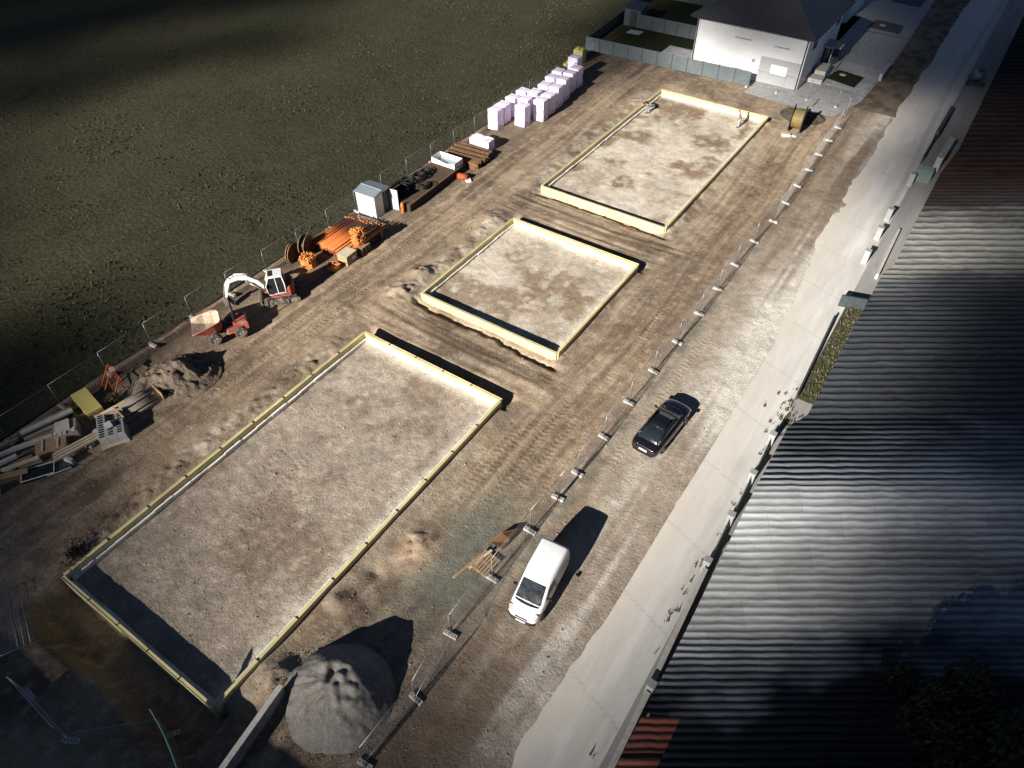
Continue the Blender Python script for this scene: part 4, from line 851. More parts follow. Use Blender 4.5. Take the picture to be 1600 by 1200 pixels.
def shade_cloud(spots,hgt):
    """puffs of one cloud, added out of view for its shade; each spot is where a puff's shade falls: x, y, half-length across and along"""
    back=hgt/math.tan(SUN_EL); q=MB()
    for (x,y,rx,ry) in spots:
        cx,cy=x-back*math.sin(SUN_AZ),y-back*math.cos(SUN_AZ)
        # vertical extent rz throws a shade of length rz/tan(elevation) along the ground
        rz=ry*math.sin(SUN_EL)*.9; ryy=ry*.75
        bm=bmesh.new(); bmesh.ops.create_icosphere(bm,subdivisions=2,radius=1); vs=[]
        for v in bm.verts: vs.append((cx+v.co.x*rx,cy+v.co.y*ryy,hgt+v.co.z*rz))
        bm.verts.index_update(); fs=[tuple(v.index for v in f.verts) for f in bm.faces]; bm.free(); q.add(vs,fs,True)
    return tag(q.build('added_shade_cloud',m_shade_cloud,fix=False),kind='structure')
cr=random.Random(5); spots=[]
def shade(x,y):
    """how thick the added cloud deck is above a place; shaped to darken all around the middle of the site"""
    S=lambda a,b,v: float(sstep(a,b,np.array([v]))[0])
    e=math.hypot((x+17)/29,(y-40)/40); 
    if x<-44: t=2.5*S(1.8,3.8,e)+1.2*S(16,-8,y)
    else: t=2.6*S(.85,2.05,e)
    yy=y-11 if x>0 else y                      # the roofs stand higher, so their shade falls short
    t+=2.2*S(7,-6,y)+2.4*S(4.5,9,x)*S(62,45,yy)+2.2*S(15,10,yy)*S(-1,2,x)+1.7*S(-22,-38,x)*S(19,2,y)+.9*S(60,95,y)*S(-15,-6,x)-.25*S(76,84,y)*S(-12,-16,x)+.0*S(76,84,y)*S(-40,-33,x)
    return max(0,min(3,t))
gi=0
for gx in np.arange(-152,62,6.):
    gi+=1; gj=0
    for gy in np.arange(-42,192,6.):
        gj+=1; thr=(.75487767*gi+.56984029*gj)%1.0          # evenly spread, no clumps
        x,y=float(gx)+cr.uniform(-1.2,1.2),float(gy)+cr.uniform(-1.2,1.2); s_=cr.uniform(.85,1.15)
        if thr<shade(x,y)/2.9: spots.append((x,y,8.*s_,9.*s_))
cr.shuffle(spots)
for k in range(3): shade_cloud(spots[k::3],260+25*k)
# ---------------------------------------------------------------- vehicles (local x = forward, y = left)
def wheel(parent,x,y,r,w,side,rimm=None,tyre=None):
    e=empty('wheel',(x,y,r)); e.parent=parent; e.empty_display_size=.1
    M=Matrix.Rotation(PI/2,4,'X'); b=MB(); b.lathe([(r*.58,-w/2),(r*.9,-w/2),(r,-w*.35),(r,w*.35),(r*.9,w/2),(r*.58,w/2)],24,M); b.build('tyre',tyre or m_rubber,e)
    b=MB(); b.lathe([(0,side*-w*.32),(r*.2,side*-w*.34),(r*.5,side*-w*.38),(r*.6,side*-w*.46),(r*.6,side*w*.3)],20,M)
    for k in range(5): a=2*PI*k/5; b.bar((0,side*w*.36,0),(r*.55*math.cos(a),side*w*.4,r*.55*math.sin(a)),.05)
    b.build('rim',rimm or m_alloy,e); return e
def body_sections(st):
    """st: list of (x, half width, sill z, belt z, top z at centre); returns rounded closed sections"""
    out=[]
    for x,w,z0,zb,zt in st:
        s=[]
        half=[(w*.86,z0),(w*.97,z0+(zb-z0)*.18),(w,z0+(zb-z0)*.55),(w*.975,z0+(zb-z0)*.85),(w*.92,zb),(w*.62,zb+(zt-zb)*.75),(w*.3,zt)]
        for y,z in half: s.append((x,y,z))
        for y,z in reversed(half): s.append((x,-y,z))
        out.append(s)
    return out
def cabin(parent,rows,paint,glass,name='cabin'):
    """rows: list of (x, half width bottom, z bottom, half width top, z top)"""
    b=MB(); b.loft([[(x,w0,z0),(x,w0*.5+w1*.5+.015,z0*.45+z1*.55),(x,w1,z1-.03),(x,w1*.8,z1),(x,0,z1+.015),(x,-w1*.8,z1),(x,-w1,z1-.03),(x,-w0*.5-w1*.5-.015,z0*.45+z1*.55),(x,-w0,z0)] for x,w0,z0,w1,z1 in rows])
    return b.build(name,paint,parent)
def glass_quad(parent,name,pts,m,off=(0,0,0)):
    b=MB(); n=(Vector(pts[1])-Vector(pts[0])).cross(Vector(pts[3])-Vector(pts[0])).normalized()
    a=[Vector(p)+Vector(off) for p in pts]; i=[p-n*.02*(1 if n.dot(Vector(off))>0 else -1) for p in a]
    b.loft([[tuple(p) for p in i],[tuple(p) for p in a]],True,False); return b.build(name,m,parent)
def mirror(parent,x,y,z,s,m):
    b=MB(); b.box((x,y+s*.1,z),(.12,.2,.14),bev=.03); b.bar((x,y-s*.05,z-.05),(x,y+s*.06,z-.02),.04); b.build('wing_mirror',m,parent)
def sedan(loc,rz,label):
    r=empty('parked_car',loc,rz,label,'car')
    st=[(-2.46,.72,.42,.72,.74),(-2.42,.80,.32,.86,.90),(-2.2,.90,.24,.93,1.00),(-1.75,.935,.22,.96,1.04),(-.9,.94,.2,.94,1.0),(.2,.94,.2,.92,.98),(1.1,.93,.2,.90,.99),(1.6,.915,.22,.84,.92),(2.1,.87,.24,.73,.83),(2.36,.76,.28,.62,.72),(2.46,.62,.36,.54,.60)]
    b=MB(); b.loft(body_sections(st)); bo=b.build('body',m_carpaint,r); bo.modifiers.new('s','SUBSURF').levels=1; bo.modifiers['s'].render_levels=2
    cabin(r,[(-1.95,.74,.99,.66,1.02),(-1.35,.80,.97,.60,1.33),(-.9,.81,.95,.59,1.43),(-.2,.815,.94,.58,1.465),(.35,.815,.93,.57,1.42),(1.3,.74,.93,.66,.97)],m_glass,m_glass)
    b=MB(); b.loft([[(x,w,z-.02),(x,w*.6,z+.012),(x,0,z+.03),(x,-w*.6,z+.012),(x,-w,z-.02),(x,0,z-.05)] for x,w,z in((-1.02,.60,1.425),(-.6,.605,1.47),(-.2,.60,1.485),(.3,.585,1.45))]); b.build('roof',m_carpaint,r)
    for s in(-1,1):
        b=MB(); b.tube([(-1.95,s*.72,1.02),(-1.3,s*.615,1.37),(-.8,s*.605,1.455),(0,s*.595,1.475),(.4,s*.585,1.425),(1.28,s*.71,.97)],.032,6); b.build('roof_pillar',m_carpaint,r)
        b=MB(); b.tube([(-1.9,s*.775,.985),(-1,s*.82,.965),(.2,s*.825,.945),(1.15,s*.77,.945)],.013,5); b.build('window_trim',m_chrome,r)
        b=MB(); b.box((-2.4,s*.6,.78),(.12,.36,.13),rz=-s*.28,bev=.03); b.build('tail_lamp',m_taillamp,r)
        b=MB(); b.box((2.2,s*.66,.60),(.26,.28,.1),rz=-s*.45,ry=.35,bev=.03); b.build('headlight',m_lamp,r)
        mirror(r,.82,s*.88,1.0,s,m_carpaint)
        wheel(r,1.45,s*.84,.33,.22,s); wheel(r,-1.42,s*.84,.33,.22,s)
        b=MB(); b.box((-.15,s*.935,.78),(.2,.02,.03)); b.build('door_handle',m_chrome,r)
    b=MB(); b.box((-2.47,0,.66),(.03,.52,.12)); b.build('number_plate',m_plate,r)
    b=MB(); b.box((-2.44,0,.40),(.1,1.3,.1),bev=.02); b.build('bumper_trim',m_black,r)
    b=MB(); b.box((-2.39,0,.93),(.04,.9,.02)); b.build('boot_trim',m_chrome,r)
    b=MB(); b.box((2.42,0,.5),(.06,.8,.16),bev=.02); b.build('grille',m_black,r)
    b=MB(); b.tube([(1.42,.62,.945),(1.5,.3,.975),(1.52,0,.985),(1.5,-.3,.975),(1.42,-.62,.945)],.02,5); b.build('wiper_cowl',m_black,r)
    return r
def van(loc,rz,label):
    r=empty('delivery_van',loc,rz,label,'van')
    st=[(-2.1,.80,.36,.9,.92),(-2.06,.87,.28,1.0,1.02),(-1.4,.905,.24,1.02,1.04),(0,.91,.22,1.02,1.05),(.85,.905,.22,1.02,1.07),(1.35,.89,.23,.98,1.09),(1.75,.85,.25,.88,1.0),(2.0,.76,.3,.74,.85),(2.13,.62,.36,.60,.68)]
    b=MB(); b.loft(body_sections(st)); bo=b.build('body',m_vanpaint,r); bo.modifiers.new('s','SUBSURF').levels=1; bo.modifiers['s'].render_levels=2
    c=cabin(r,[(-2.09,.86,.95,.70,1.74),(-2.04,.865,.95,.74,1.83),(-1.9,.865,.95,.75,1.86),(-1.2,.865,.95,.745,1.86),(-.2,.865,.95,.745,1.86),(.3,.86,.95,.72,1.83),(.52,.855,.95,.70,1.77),(1.42,.80,.95,.70,1.06)],m_vanpaint,m_glass,'box_body')
    # windscreen, side glass
    glass_quad(r,'windscreen',[(.56,.63,1.76),(1.36,.70,1.11),(1.36,-.70,1.11),(.56,-.63,1.76)],m_glass,(.022,0,.026))
    b=MB(); b.tube([(1.45,.66,1.07),(1.55,.3,1.1),(1.57,0,1.105),(1.55,-.3,1.1),(1.45,-.66,1.07)],.035,6); b.build('wiper_cowl',m_black,r)
    b=MB(); b.bar((1.42,.3,1.13),(1.15,-.25,1.32),.02); b.bar((1.43,-.3,1.13),(1.2,-.62,1.27),.02); b.build('wiper',m_black,r)
    for s in(-1,1):
        glass_quad(r,'side_window',[(-.12,s*.822,1.22),(.98,s*.815,1.16),(.50,s*.745,1.62),(-.10,s*.765,1.66)],m_glass,(0,s*.035,.008))
        b=MB(); b.tube([(-.16,s*.92,.35),(-.16,s*.925,.9),(-.16,s*.87,1.2),(-.15,s*.79,1.72)],.008,4); b.build('door_seam',m_black,r)
        b=MB(); b.box((-.3,s*.92,.92),(.2,.03,.05),bev=.01); b.build('door_handle',m_black,r)
        b=MB(); b.box((-.3,s*.915,.5),(2.6,.03,.1),bev=.01); b.build('side_strip',m_black,r)
        b=MB(); b.box((1.86,s*.66,.80),(.34,.26,.16),rz=-s*.4,ry=.5,bev=.04); b.build('headlight',m_lamp,r)
        b=MB(); b.box((-2.1,s*.76,.95),(.06,.14,.4),bev=.02); b.build('tail_lamp',m_taillamp,r)
        mirror(r,.78,s*.9,1.18,s,m_black)
        wheel(r,1.38,s*.82,.31,.2,s); wheel(r,-1.32,s*.82,.31,.2,s)
    b=MB(); b.loft([[(2.06,-.74,.30),(2.06,.74,.30),(2.0,.8,.42),(2.0,-.8,.42)],[(2.2,-.5,.32),(2.2,.5,.32),(2.17,.54,.46),(2.17,-.54,.46)]]); b.build('bumper',m_dark,r)
    b=MB(); b.box((2.205,0,.42),(.03,.52,.11)); b.build('number_plate',m_plate,r)
    b=MB(); b.box((1.2+.9,0,.62),(.1,.7,.09),bev=.02); b.build('grille',m_dark,r)
    b=MB(); b.box((.62,0,1.66),(.05,.2,.06)); b.build('interior_mirror',m_plate,r)
    return r
sedan((-8.2,28.9,gz(-8.1,28.9)),PI/2-math.radians(3.4),'black saloon car parked facing away beside the roadside fence')
vn_=van((-8.78,15.5,gz(-8.6,15.7)),-PI/2+math.radians(6.5),'white panel van parked facing the camera by the fence')
vn_.scale=(.95,.98,1)
# ---------------------------------------------------------------- mini excavator
def excavator(loc,rz,label):
    r=empty('mini_excavator',loc,rz,label,'excavator')
    for s in(-1,1):
        b=MB(); L=1.05; R=.27
        poly=[(-L+R*math.cos(a),R+R*math.sin(a)) for a in np.linspace(PI/2,3*PI/2,9)]+[(L+R*math.cos(a),R+R*math.sin(a)) for a in np.linspace(-PI/2,PI/2,9)]
        b.prism(poly,s*.62,s*.98,'y')
        for k in range(22):
            t=k/22*2*L-L
            b.box((t,s*.8,2*R+.012),(.05,.37,.035)); b.box((t,s*.8,0.0),(.05,.37,.02))
        t_=b.build('track',m_track,r)
        b=MB()
        for k in(-.95,-.45,0,.45,.95): b.cyl((k,s*.97,R),(k,s*1.0,R),.2 if abs(k)>.9 else .11,14)
        b.build('track_roller',m_steel,t_)
    b=MB(); b.box((0,0,.36),(1.4,1.24,.26),bev=.04); b.cyl((0,0,.45),(0,0,.64),.5,20); b.build('undercarriage',m_steel,r)
    b=MB(); b.prism([(1.42,.05),(1.55,.02),(1.5,.2),(1.58,.42),(1.46,.40),(1.40,.2)],-.98,.98,'y'); b.bar((.6,.45,.3),(1.45,.55,.25),.12); b.bar((.6,-.45,.3),(1.45,-.55,.25),.12); b.build('dozer_blade',m_steel,r)
    # turntable house
    hs=empty('upper_body',(0,0,0)); hs.parent=r
    b=MB(); b.loft([[(.75,-.85,z),(.75,.85,z),(.0,.95,z),(-.75,.9,z),(-1.05,.45,z),(-1.05,-.45,z),(-.75,-.9,z),(0,-.92,z)] for z in(.64,.98)],True,False); b.build('deck',m_red,hs)
    b=MB(); b.loft([[(-.25+d*.1,-.88+d,z),(-.25+d*.1,.86-d,z),(-.75,.88-d,z),(-1.05+d,.45,z),(-1.05+d,-.45,z),(-.75,-.88+d,z)] for z,d in((.98,0),(1.3,.01),(1.42,.08))],True,False); b.build('engine_cover',m_red,hs)
    b=MB(); b.box((.2,-.6,1.12),(.85,.5,.3),bev=.05); b.build('side_cover',m_red,hs)
    # cab on the left side: white pillars, glass, roof with hatch
    x0,x1,y0,y1,z0,z1=-.45,.78,-.12,.88,.98,2.42
    b=MB(); q=[(x1-.02,y0,z0),(x1-.02,y1,z0),(x0,y1,z0),(x0,y0,z0)]; top=[(x1-.22,y0+.04,z1),(x1-.22,y1-.06,z1),(x0+.06,y1-.06,z1),(x0+.06,y0+.04,z1)]
    for p,t in zip(q,top):
        mid=(p[0]+(.10 if p[0]>0 else -.02),p[1],(p[2]+t[2])/2); b.tube([p,mid,t],.045,8)
    for k in range(4): b.bar(top[k],top[(k+1)%4],.08); b.bar(q[k],q[(k+1)%4],.08)
    b.bar((.1,y1,z0),(.12,y1-.05,z1),.05); b.build('cab_frame',m_white,hs)
    b=MB(); b.box((.10,(y0+y1)/2,z1+.05),(1.08,.98,.09),bev=.03); rf_=b.build('cab_roof',m_white,hs)
    b=MB(); b.box((.38,(y0+y1)/2,z1+.10),(.34,.7,.02)); b.build('roof_hatch',m_dark,rf_)
    for nm,pts,off in(('front_glass',[q[0],q[1],(x1+.02,y1-.03,1.7),(x1+.02,y0+.02,1.7)],(.01,0,0)),('front_glass',[(x1+.02,y0+.02,1.72),(x1+.02,y1-.03,1.72),top[1],top[0]],(.01,0,.01)),('side_glass',[q[1],(.12,y1,z0),(.12,y1-.06,z1),top[1]],(0,-.02,0)),('side_glass',[(.08,y1,z0),q[2],top[2],(.1,y1-.06,z1)],(0,-.02,0)),('rear_glass',[q[2],q[3],top[3],top[2]],(.01,0,0)),('side_glass',[q[3],q[0],top[0],top[3]],(0,.02,0))):
        glass_quad(hs,nm,pts,m_glass,off)
    b=MB(); b.box((0,.38,1.2),(.5,.5,.15),bev=.05); b.box((-.25,.38,1.55),(.13,.48,.6),bev=.05); b.build('seat',m_black,hs)
    # boom: slews to the front
    b=MB(); b.box((.88,-.05,.85),(.3,.34,.5),bev=.04); b.build('boom_bracket',m_red,hs)
    def plate(pts,w):
        b=MB(); n=len(pts); secs=[]
        for i,(x,z,h) in enumerate(pts):
            a=Vector(pts[max(i-1,0)][:2]); c=Vector(pts[min(i+1,n-1)][:2]); d=(c-a).normalized(); nx,nz=-d.y,d.x
            secs.append([(x+nx*h/2,-.05-w/2,z+nz*h/2),(x+nx*h/2,-.05+w/2,z+nz*h/2),(x-nx*h/2,-.05+w/2,z-nz*h/2),(x-nx*h/2,-.05-w/2,z-nz*h/2)])
        b.loft(secs,True,False); return b
    plate([(1.0,1.0,.22),(1.5,1.75,.3),(2.1,2.2,.36),(2.75,2.3,.30),(3.45,2.08,.2)],.2).build('boom',m_white,hs)
    plate([(3.25,2.32,.2),(3.5,2.0,.3),(3.75,1.35,.22),(3.9,.75,.15)],.17).build('dipper_arm',m_white,hs)
    b=MB(); b.cyl((1.1,.12,.85),(1.95,.12,1.75),.06,8); b.cyl((1.9,.12,1.7),(2.2,.12,2.05),.035,8); b.build('boom_ram',m_steel,hs)
    b=MB(); b.cyl((1.9,-.05,2.5),(2.9,-.05,2.62),.06,8); b.cyl((2.8,-.05,2.6),(3.25,-.05,2.42),.035,8); b.build('dipper_ram',m_white,hs)
    b=MB(); b.cyl((3.62,-.05,2.1),(3.95,-.05,1.3),.045,8); b.cyl((3.9,-.05,1.4),(4.05,-.05,.9),.03,8); b.build('bucket_ram',m_steel,hs)
    b=MB(); pr=[(3.85,.80),(4.08,.85),(4.18,.6),(4.1,.3),(3.85,.12),(3.55,.10),(3.52,.16),(3.8,.22),(3.98,.38),(4.02,.6),(3.9,.72)]; b.prism(pr,-.35,.25,'y')
    for y in(-.35,.235): b.prism([(3.85,.80),(4.08,.85),(4.18,.6),(4.1,.3),(3.85,.12),(3.55,.10)],y,y+.02,'y')
    bk=b.build('bucket',m_steel,hs); b=MB()
    for k in range(4): b.bar((3.55,-.32+k*.18,.12),(3.42,-.32+k*.18,.1),.05)
    b.build('bucket_tooth',m_steel,bk)
    b=MB(); b.tube([(.7,.95,1.5),(.9,1.05,1.75)],.015,5); b.box((.92,1.08,1.85),(.06,.18,.26),bev=.02); b.build('mirror',m_black,hs)
    return r
hd=math.atan2(-.77,-.64)
excavator((-38.0,25.15,gz(-38,25.1)+.01),hd,'small white and red tracked excavator with raised white arm')
def dumper(loc,rz,label):
    r=empty('site_dumper',loc,rz,label,'dumper')
    b=MB(); b.box((-.75,0,.55),(1.7,.7,.3),bev=.04); b.box((.55,0,.5),(1.1,.6,.25),bev=.04); b.build('chassis',m_dark,r)
    b=MB(); b.loft([[(-1.75+d,-.6+d,z),(-1.75+d,.6-d,z),(-.75-d*.5,.62-d,z),(-.75-d*.5,-.62+d,z)] for z,d in((.65,.02),(.95,0),(1.12,.1))],True,False); b.build('engine_cover',m_red,r)
    for s in(-1,1):
        b=MB(); b.prism([(-1.75,.78),(-.35,.78),(-.2,.58),(-.3,.52),(-1.75,.70)],s*.52,s*.92,'y'); b.build('mudguard',m_red,r)
        wheel(r,-1.15,s*.86,.45,.34,s,m_steel,m_track); wheel(r,.62,s*.95,.45,.34,s,m_steel,m_track)
    b=MB(); b.box((-.62,0,1.1),(.45,.5,.12),bev=.04); b.box((-.85,0,1.35),(.1,.48,.42),bev=.04); b.build('seat',m_black,r)
    b=MB(); b.tube([(-.95,.5,.9),(-.95,.5,2.35),(-.95,.3,2.5),(-.95,-.3,2.5),(-.95,-.5,2.35),(-.95,-.5,.9)],.04,8); b.build('roll_bar',m_dark,r)
    b=MB(); b.tube([(0,0,.7),(-.15,0,1.2)],.03,6); b.lathe([(.17,-.015),(.19,0),(.17,.015)],14,Matrix.Translation((-.17,0,1.22))@Matrix.Rotation(-.5,4,'Y')); b.build('steering_wheel',m_black,r)
    # skip, tipped slightly forward: open at the top, sloping front lip
    sk=empty('skip',(0,0,0)); sk.parent=r
    def sec(x,z0,w0,z1,w1): return [(x,-w0,z0),(x,w0,z0),(x,w1,z1),(x,-w1,z1)]
    o=[(-.05,.95,.34,1.60,.50),(.08,.80,.50,1.62,.74),(.45,.68,.62,1.62,.92),(1.1,.72,.66,1.45,.98),(1.95,1.02,.72,1.25,1.0)]
    b=MB(); V=[sec(*p) for p in o]; W=[sec(x+(.05 if i<1 else 0),z0+.05,w0-.04,z1,w1-.05) for i,(x,z0,w0,z1,w1) in enumerate(o)]
    for A,sgn in((V,1),):
        vs=[p for q in A for p in q]; fs=[]
        for i in range(4):
            for k in(0,1,3): fs.append((i*4+k,i*4+(k+1)%4,(i+1)*4+(k+1)%4,(i+1)*4+k))
        fs.append((0,1,2,3)); b.add(vs,fs)
    b.build('skip_shell',m_red,sk)
    b=MB(); vs=[p for q in W for p in q]; fs=[]
    for i in range(4):
        for k in(0,1,3): fs.append((i*4+k,i*4+(k+1)%4,(i+1)*4+(k+1)%4,(i+1)*4+k))
    fs.append((0,1,2,3)); b.add(vs,fs); b.build('skip_lining',m_skip,sk)
    b=MB(); rim=[v[3] for v in V]; rim2=[v[2] for v in V]; b.tube(rim,.035,6); b.tube(rim2,.035,6); b.tube([V[0][3],V[0][2]],.035,6); b.tube([V[4][3],V[4][0],V[4][1],V[4][2]],.03,6); b.build('skip_rim',m_red,sk)
    return r
dumper((-38.2,19.85,gz(-38.2,19.8)),math.atan2(-.84,-.56),'red four-wheeled site dumper with an empty worn skip')
# ---------------------------------------------------------------- stacks along the meadow fence
G='orange drain pipes lying side by side'
x=-40.9; k=0; pr=None
ps=[]
while x<-36.95: ps.append(x); x+=random.choice((.175,.18,.2,.30))
lay=[(x,.0) for x in ps]
z0=.08
for k,x in enumerate(ps):
    L=4.7 if x<-38 else 5.0; y0=30.9+random.uniform(-.15,.15)+(0 if x<-37.9 else 0.2); y1=y0+L+random.uniform(-.1,.1); rr=.078; z=gz(x,33)+.62-.10*(x+40.9)*0+.12
    o=empty('drain_pipe',(x,y0,z),0,'long orange plastic drain pipe, %s from the meadow side of the pipe stack'%(ORD[k+1] if k+1<len(ORD) else 'last'),'pipe',G)
    b=MB(); b.tube([(0,0,0),(0,y1-y0,0)],rr,10); b.build('tube',m_orange,o); b=MB(); b.tube([(0,y1-y0-.22,0),(0,y1-y0,0)],rr*1.13,10); b.build('socket',m_orange,o)
NP=len(ps)
o=empty('pipe_crib',(-38.95,33.4,gz(-38.9,33.4)),0,'timber cribs of more orange pipes carrying the top layer','timber crib'); b=MB()
for y in(-2.1,0,1.9): b.box((0,y,.32),(4.2,.12,.64))
b.build('bearer',m_wood,o); b=MB()
for k in range(20):
    for zz in(.14,.34,.54): b.tube([(-1.95+k*.2,-2.35+random.uniform(-.1,.1),zz),(-1.95+k*.2,2.35+random.uniform(-.1,.1),zz)],.085,8)
pl=b.build('pipe_layer',mat('pipe_shade_brown',(.16,.045,.02),.6,0,.3,3),o)  # lower pipes coloured dark to stand for shade between the top ones
def fitting_pile(loc,dx,dy,dz,label,name='fitting_crate',crate=True,n=130):
    r=empty(name,loc,random.uniform(-.2,.2),label,'pipe fittings','crates of orange pipe fittings'); b=MB()
    if crate:
        oc=[(math.cos(a)*dx/2,math.sin(a)*dy/2) for a in np.linspace(PI/8,2*PI+PI/8,9)[:-1]]
        for i in range(8):
            a,c=oc[i],oc[(i+1)%8]; b.bar((a[0],a[1],dz/2),(c[0],c[1],dz/2),.03,dz)
        b.box((0,0,.04),(dx*.8,dy*.8,.08)); b.build('crate',m_orange2,r)
    b=MB()
    for _ in range(n):
        p=Vector((random.uniform(-.42,.42)*dx,random.uniform(-.42,.42)*dy,(dz*random.uniform(.75,1.1) if crate else random.uniform(.05,dz)))); d=Vector((random.gauss(0,1),random.gauss(0,1),random.gauss(0,1))).normalized()*random.uniform(.08,.15)
        e=d.orthogonal().normalized()*.14; R=random.uniform(.035,.06); b.tube([p-d,p,p+d*.6+e],R,7)
    b.build('pipe_fitting',m_orange2,r); return r
fitting_pile((-39.15,29.1,gz(-39.1,29.1)),1.25,1.25,.85,'octagonal crate filled with orange pipe bends by the cable reels')
fitting_pile((-37.15,32.9,gz(-37.1,32.9)+.75),1.0,1.0,1.35,'tall heap of small orange pipe fittings standing before the pipes',crate=False,n=420)
fitting_pile((-37.2,29.9,gz(-37.2,29.9)),1.0,.9,.4,'low broken crate with red-orange fittings at the stack corner',n=14)
def pallet(loc,rz,label,n=7,lx=1.2,ly=1.0,m=None,name='wooden_pallet',group=None):
    r=empty(name,loc,rz,label,'pallet',group); b=MB()
    for k in range(n): b.box((-lx/2+lx*(k+.5)/n,0,.135),(lx/n*.72,ly,.022),rz=random.uniform(-.012,.012))
    b.build('deck_board',m or m_wood,r); b=MB()
    for y in(-ly/2+.06,0,ly/2-.06):
        b.box((0,y,.114),(lx,.1,.02))
        for x in(-lx/2+.08,0,lx/2-.08): b.box((x,y,.062),(.14,.1,.08))
        b.box((0,y,.011),(lx,.1,.022))
    b.build('bearer_block',m or m_wood,r); return r
PG='pallets around the pipe stack'
r=empty('box_pallet',(-37.0,31.3,gz(-37,31.3)),.05,'pale timber box pallet in front of the orange pipes','box pallet'); b=MB()
for s in(-1,1): b.box((s*.48,0,.4),(.04,1.2,.8)); 
for s in(-1,1): b.box((0,s*.58,.4),(.92,.04,.8))
b.box((0,0,.72),(.9,1.1,.05)); b.build('side_board',m_wood,r); b=MB(); b.box((0,0,.86),(1.04,1.24,.03)); b.build('lid',m_woodpale,r); b=MB(); b.box((.505,.2,.45),(.012,.36,.2)); b.build('label_sheet',m_plate,r)
pallet((-37.05,32.9,gz(-37,32.9)),.04,'grey pallet pile under the heap of orange fittings',group=PG)
for k in range(4): pallet((-37.05,32.9,gz(-37,32.9)+.146*(k+1)),.04+random.uniform(-.04,.04),'pallet %s from the ground under the heap of orange fittings'%ORD[k+2],group=PG)
pallet((-39.9,36.3,gz(-39.9,36.3)+.02),.1,'pale pallet lying between the pipe ends and the zinc shed, meadow side',n=5,lx=1.9,m=m_woodpale,group=PG)
pallet((-38.4,36.4,gz(-38.4,36.4)+.02),-.06,'pale pallet lying between the pipe ends and the zinc shed, site side',n=5,lx=1.4,m=m_woodpale,group=PG)
def cable_reel(loc,rz,rad,wid,core,mf,mc,label,lie=False):
    r=empty('cable_reel',loc,rz,label,'cable reel'); M0=Matrix.Translation((0,0,rad))@Matrix.Rotation(PI/2,4,'Y')
    for s in(-1,1):
        b=MB(); z=s*wid/2; b.lathe([(0,z-.03),(rad*.97,z-.03),(rad,z-.02),(rad,z+.02),(rad*.97,z+.03),(0,z+.03)],32,M0); f=b.build('flange',mf,r); b=MB(); b.tube([M0@Vector((rad*math.cos(a),rad*math.sin(a),z)) for a in np.linspace(0,2*PI,33)[:-1]],.028,6,closed=True); b.build('flange_rim',m_wood if rad<1 else m_anth,f)
    b=MB(); n=int(wid/.09); prof=[]
    for k in range(n*4+1):
        z=-wid/2+.04+(wid-.08)*k/(n*4); prof.append((core+.02*abs(math.sin(k*PI/4)),z))
    b.lathe([(0,prof[0][1])]+prof+[(0,prof[-1][1])],28,M0); b.build('wound_cable',mc,r); return r
m_cable=mat('yellow_cable',(.15,.11,.035),.5,0,.2,3,.1,20,dirt=(.2,.14,.05),dirt_amt=.4)
cable_reel((-14.55,73.9,gz(-14.5,73.9)),.12,1.3,1.15,.92,m_anth,m_cable,'large upright cable reel wound with yellow cable near the driveway')
cable_reel((-40.45,30.2,gz(-40.5,30)),.35,.85,.45,.55,m_rust,m_black,'pair-flanged brown cable reel with black cable leaning by the pipe ends')
cable_reel((-40.75,29.0,gz(-40.9,29)),.25,.85,.2,.5,m_rust,m_black,'narrow brown cable reel nearest the excavator')
r=empty('concrete_block',(-14.9,72.2,gz(-14.9,72.2)),.1,'broken pale concrete lump in front of the yellow cable reel','concrete lump'); b=MB(); b.box((0,0,.12),(.9,.5,.26),rz=.2,bev=.05); b.box((.8,.2,.07),(.5,.3,.16),rz=-.3,bev=.04); b.build('lump',m_conc,r)
# zinc shed with an open door
r=empty('zinc_shed',(-40.3,38.2,gz(-40.3,38.2)),.05,'small zinc-white sheet metal shed with its door standing open','shed')
def corr(b,a,c,z0,z1,n,am=.018):
    a,c=Vector((*a,0)),Vector((*c,0)); d=(c-a); nn=Vector((d.y,-d.x,0)).normalized(); vs=[];fs=[]
    for k in range(n+1):
        p=a+d*k/n+nn*(am if (k//2)%2 else 0); vs+=[(p.x,p.y,z0),(p.x,p.y,z1)]
    fs=[(2*k,2*k+2,2*k+3,2*k+1) for k in range(n)]; b.add(vs,fs)
b=MB(); b.box((0,0,1.06),(2.02,1.92,2.1)); b.build('core_wall',m_dark,r)
b=MB(); corr(b,(-1.03,-.98),(1.03,-.98),.02,2.12,36); corr(b,(1.03,-.98),(1.03,.05),.02,2.12,18); corr(b,(1.03,.98),(-1.03,.98),.02,2.12,36); corr(b,(-1.03,.98),(-1.03,-.98),.02,2.12,32); b.build('sheet_wall',m_shed,r)
b=MB(); b.add([(-1.12,-1.08,2.13),(1.12,-1.08,2.13),(1.12,0,2.33),(-1.12,0,2.33),(1.12,1.08,2.13),(-1.12,1.08,2.13),(-1.12,-1.08,2.08),(1.12,-1.08,2.08),(1.12,1.08,2.08),(-1.12,1.08,2.08)],[(0,1,2,3),(3,2,4,5),(6,7,1,0),(8,9,5,4),(7,8,4,2,1),(9,6,0,3,5)]); rf_=b.build('roof',m_shedroof,r); b=MB()
for k in range(9):
    x=-1.0+k*.25; b.bar((x,-1.06,2.15),(x,0,2.35),.025); b.bar((x,0,2.35),(x,1.06,2.15),.025)
b.bar((-1.12,0,2.345),(1.12,0,2.345),.05); b.build('roof_rib',m_shedroof,rf_)
b=MB(); b.box((1.02,.5,1.02),(.04,.86,1.95)); b.build('doorway',m_black,r)
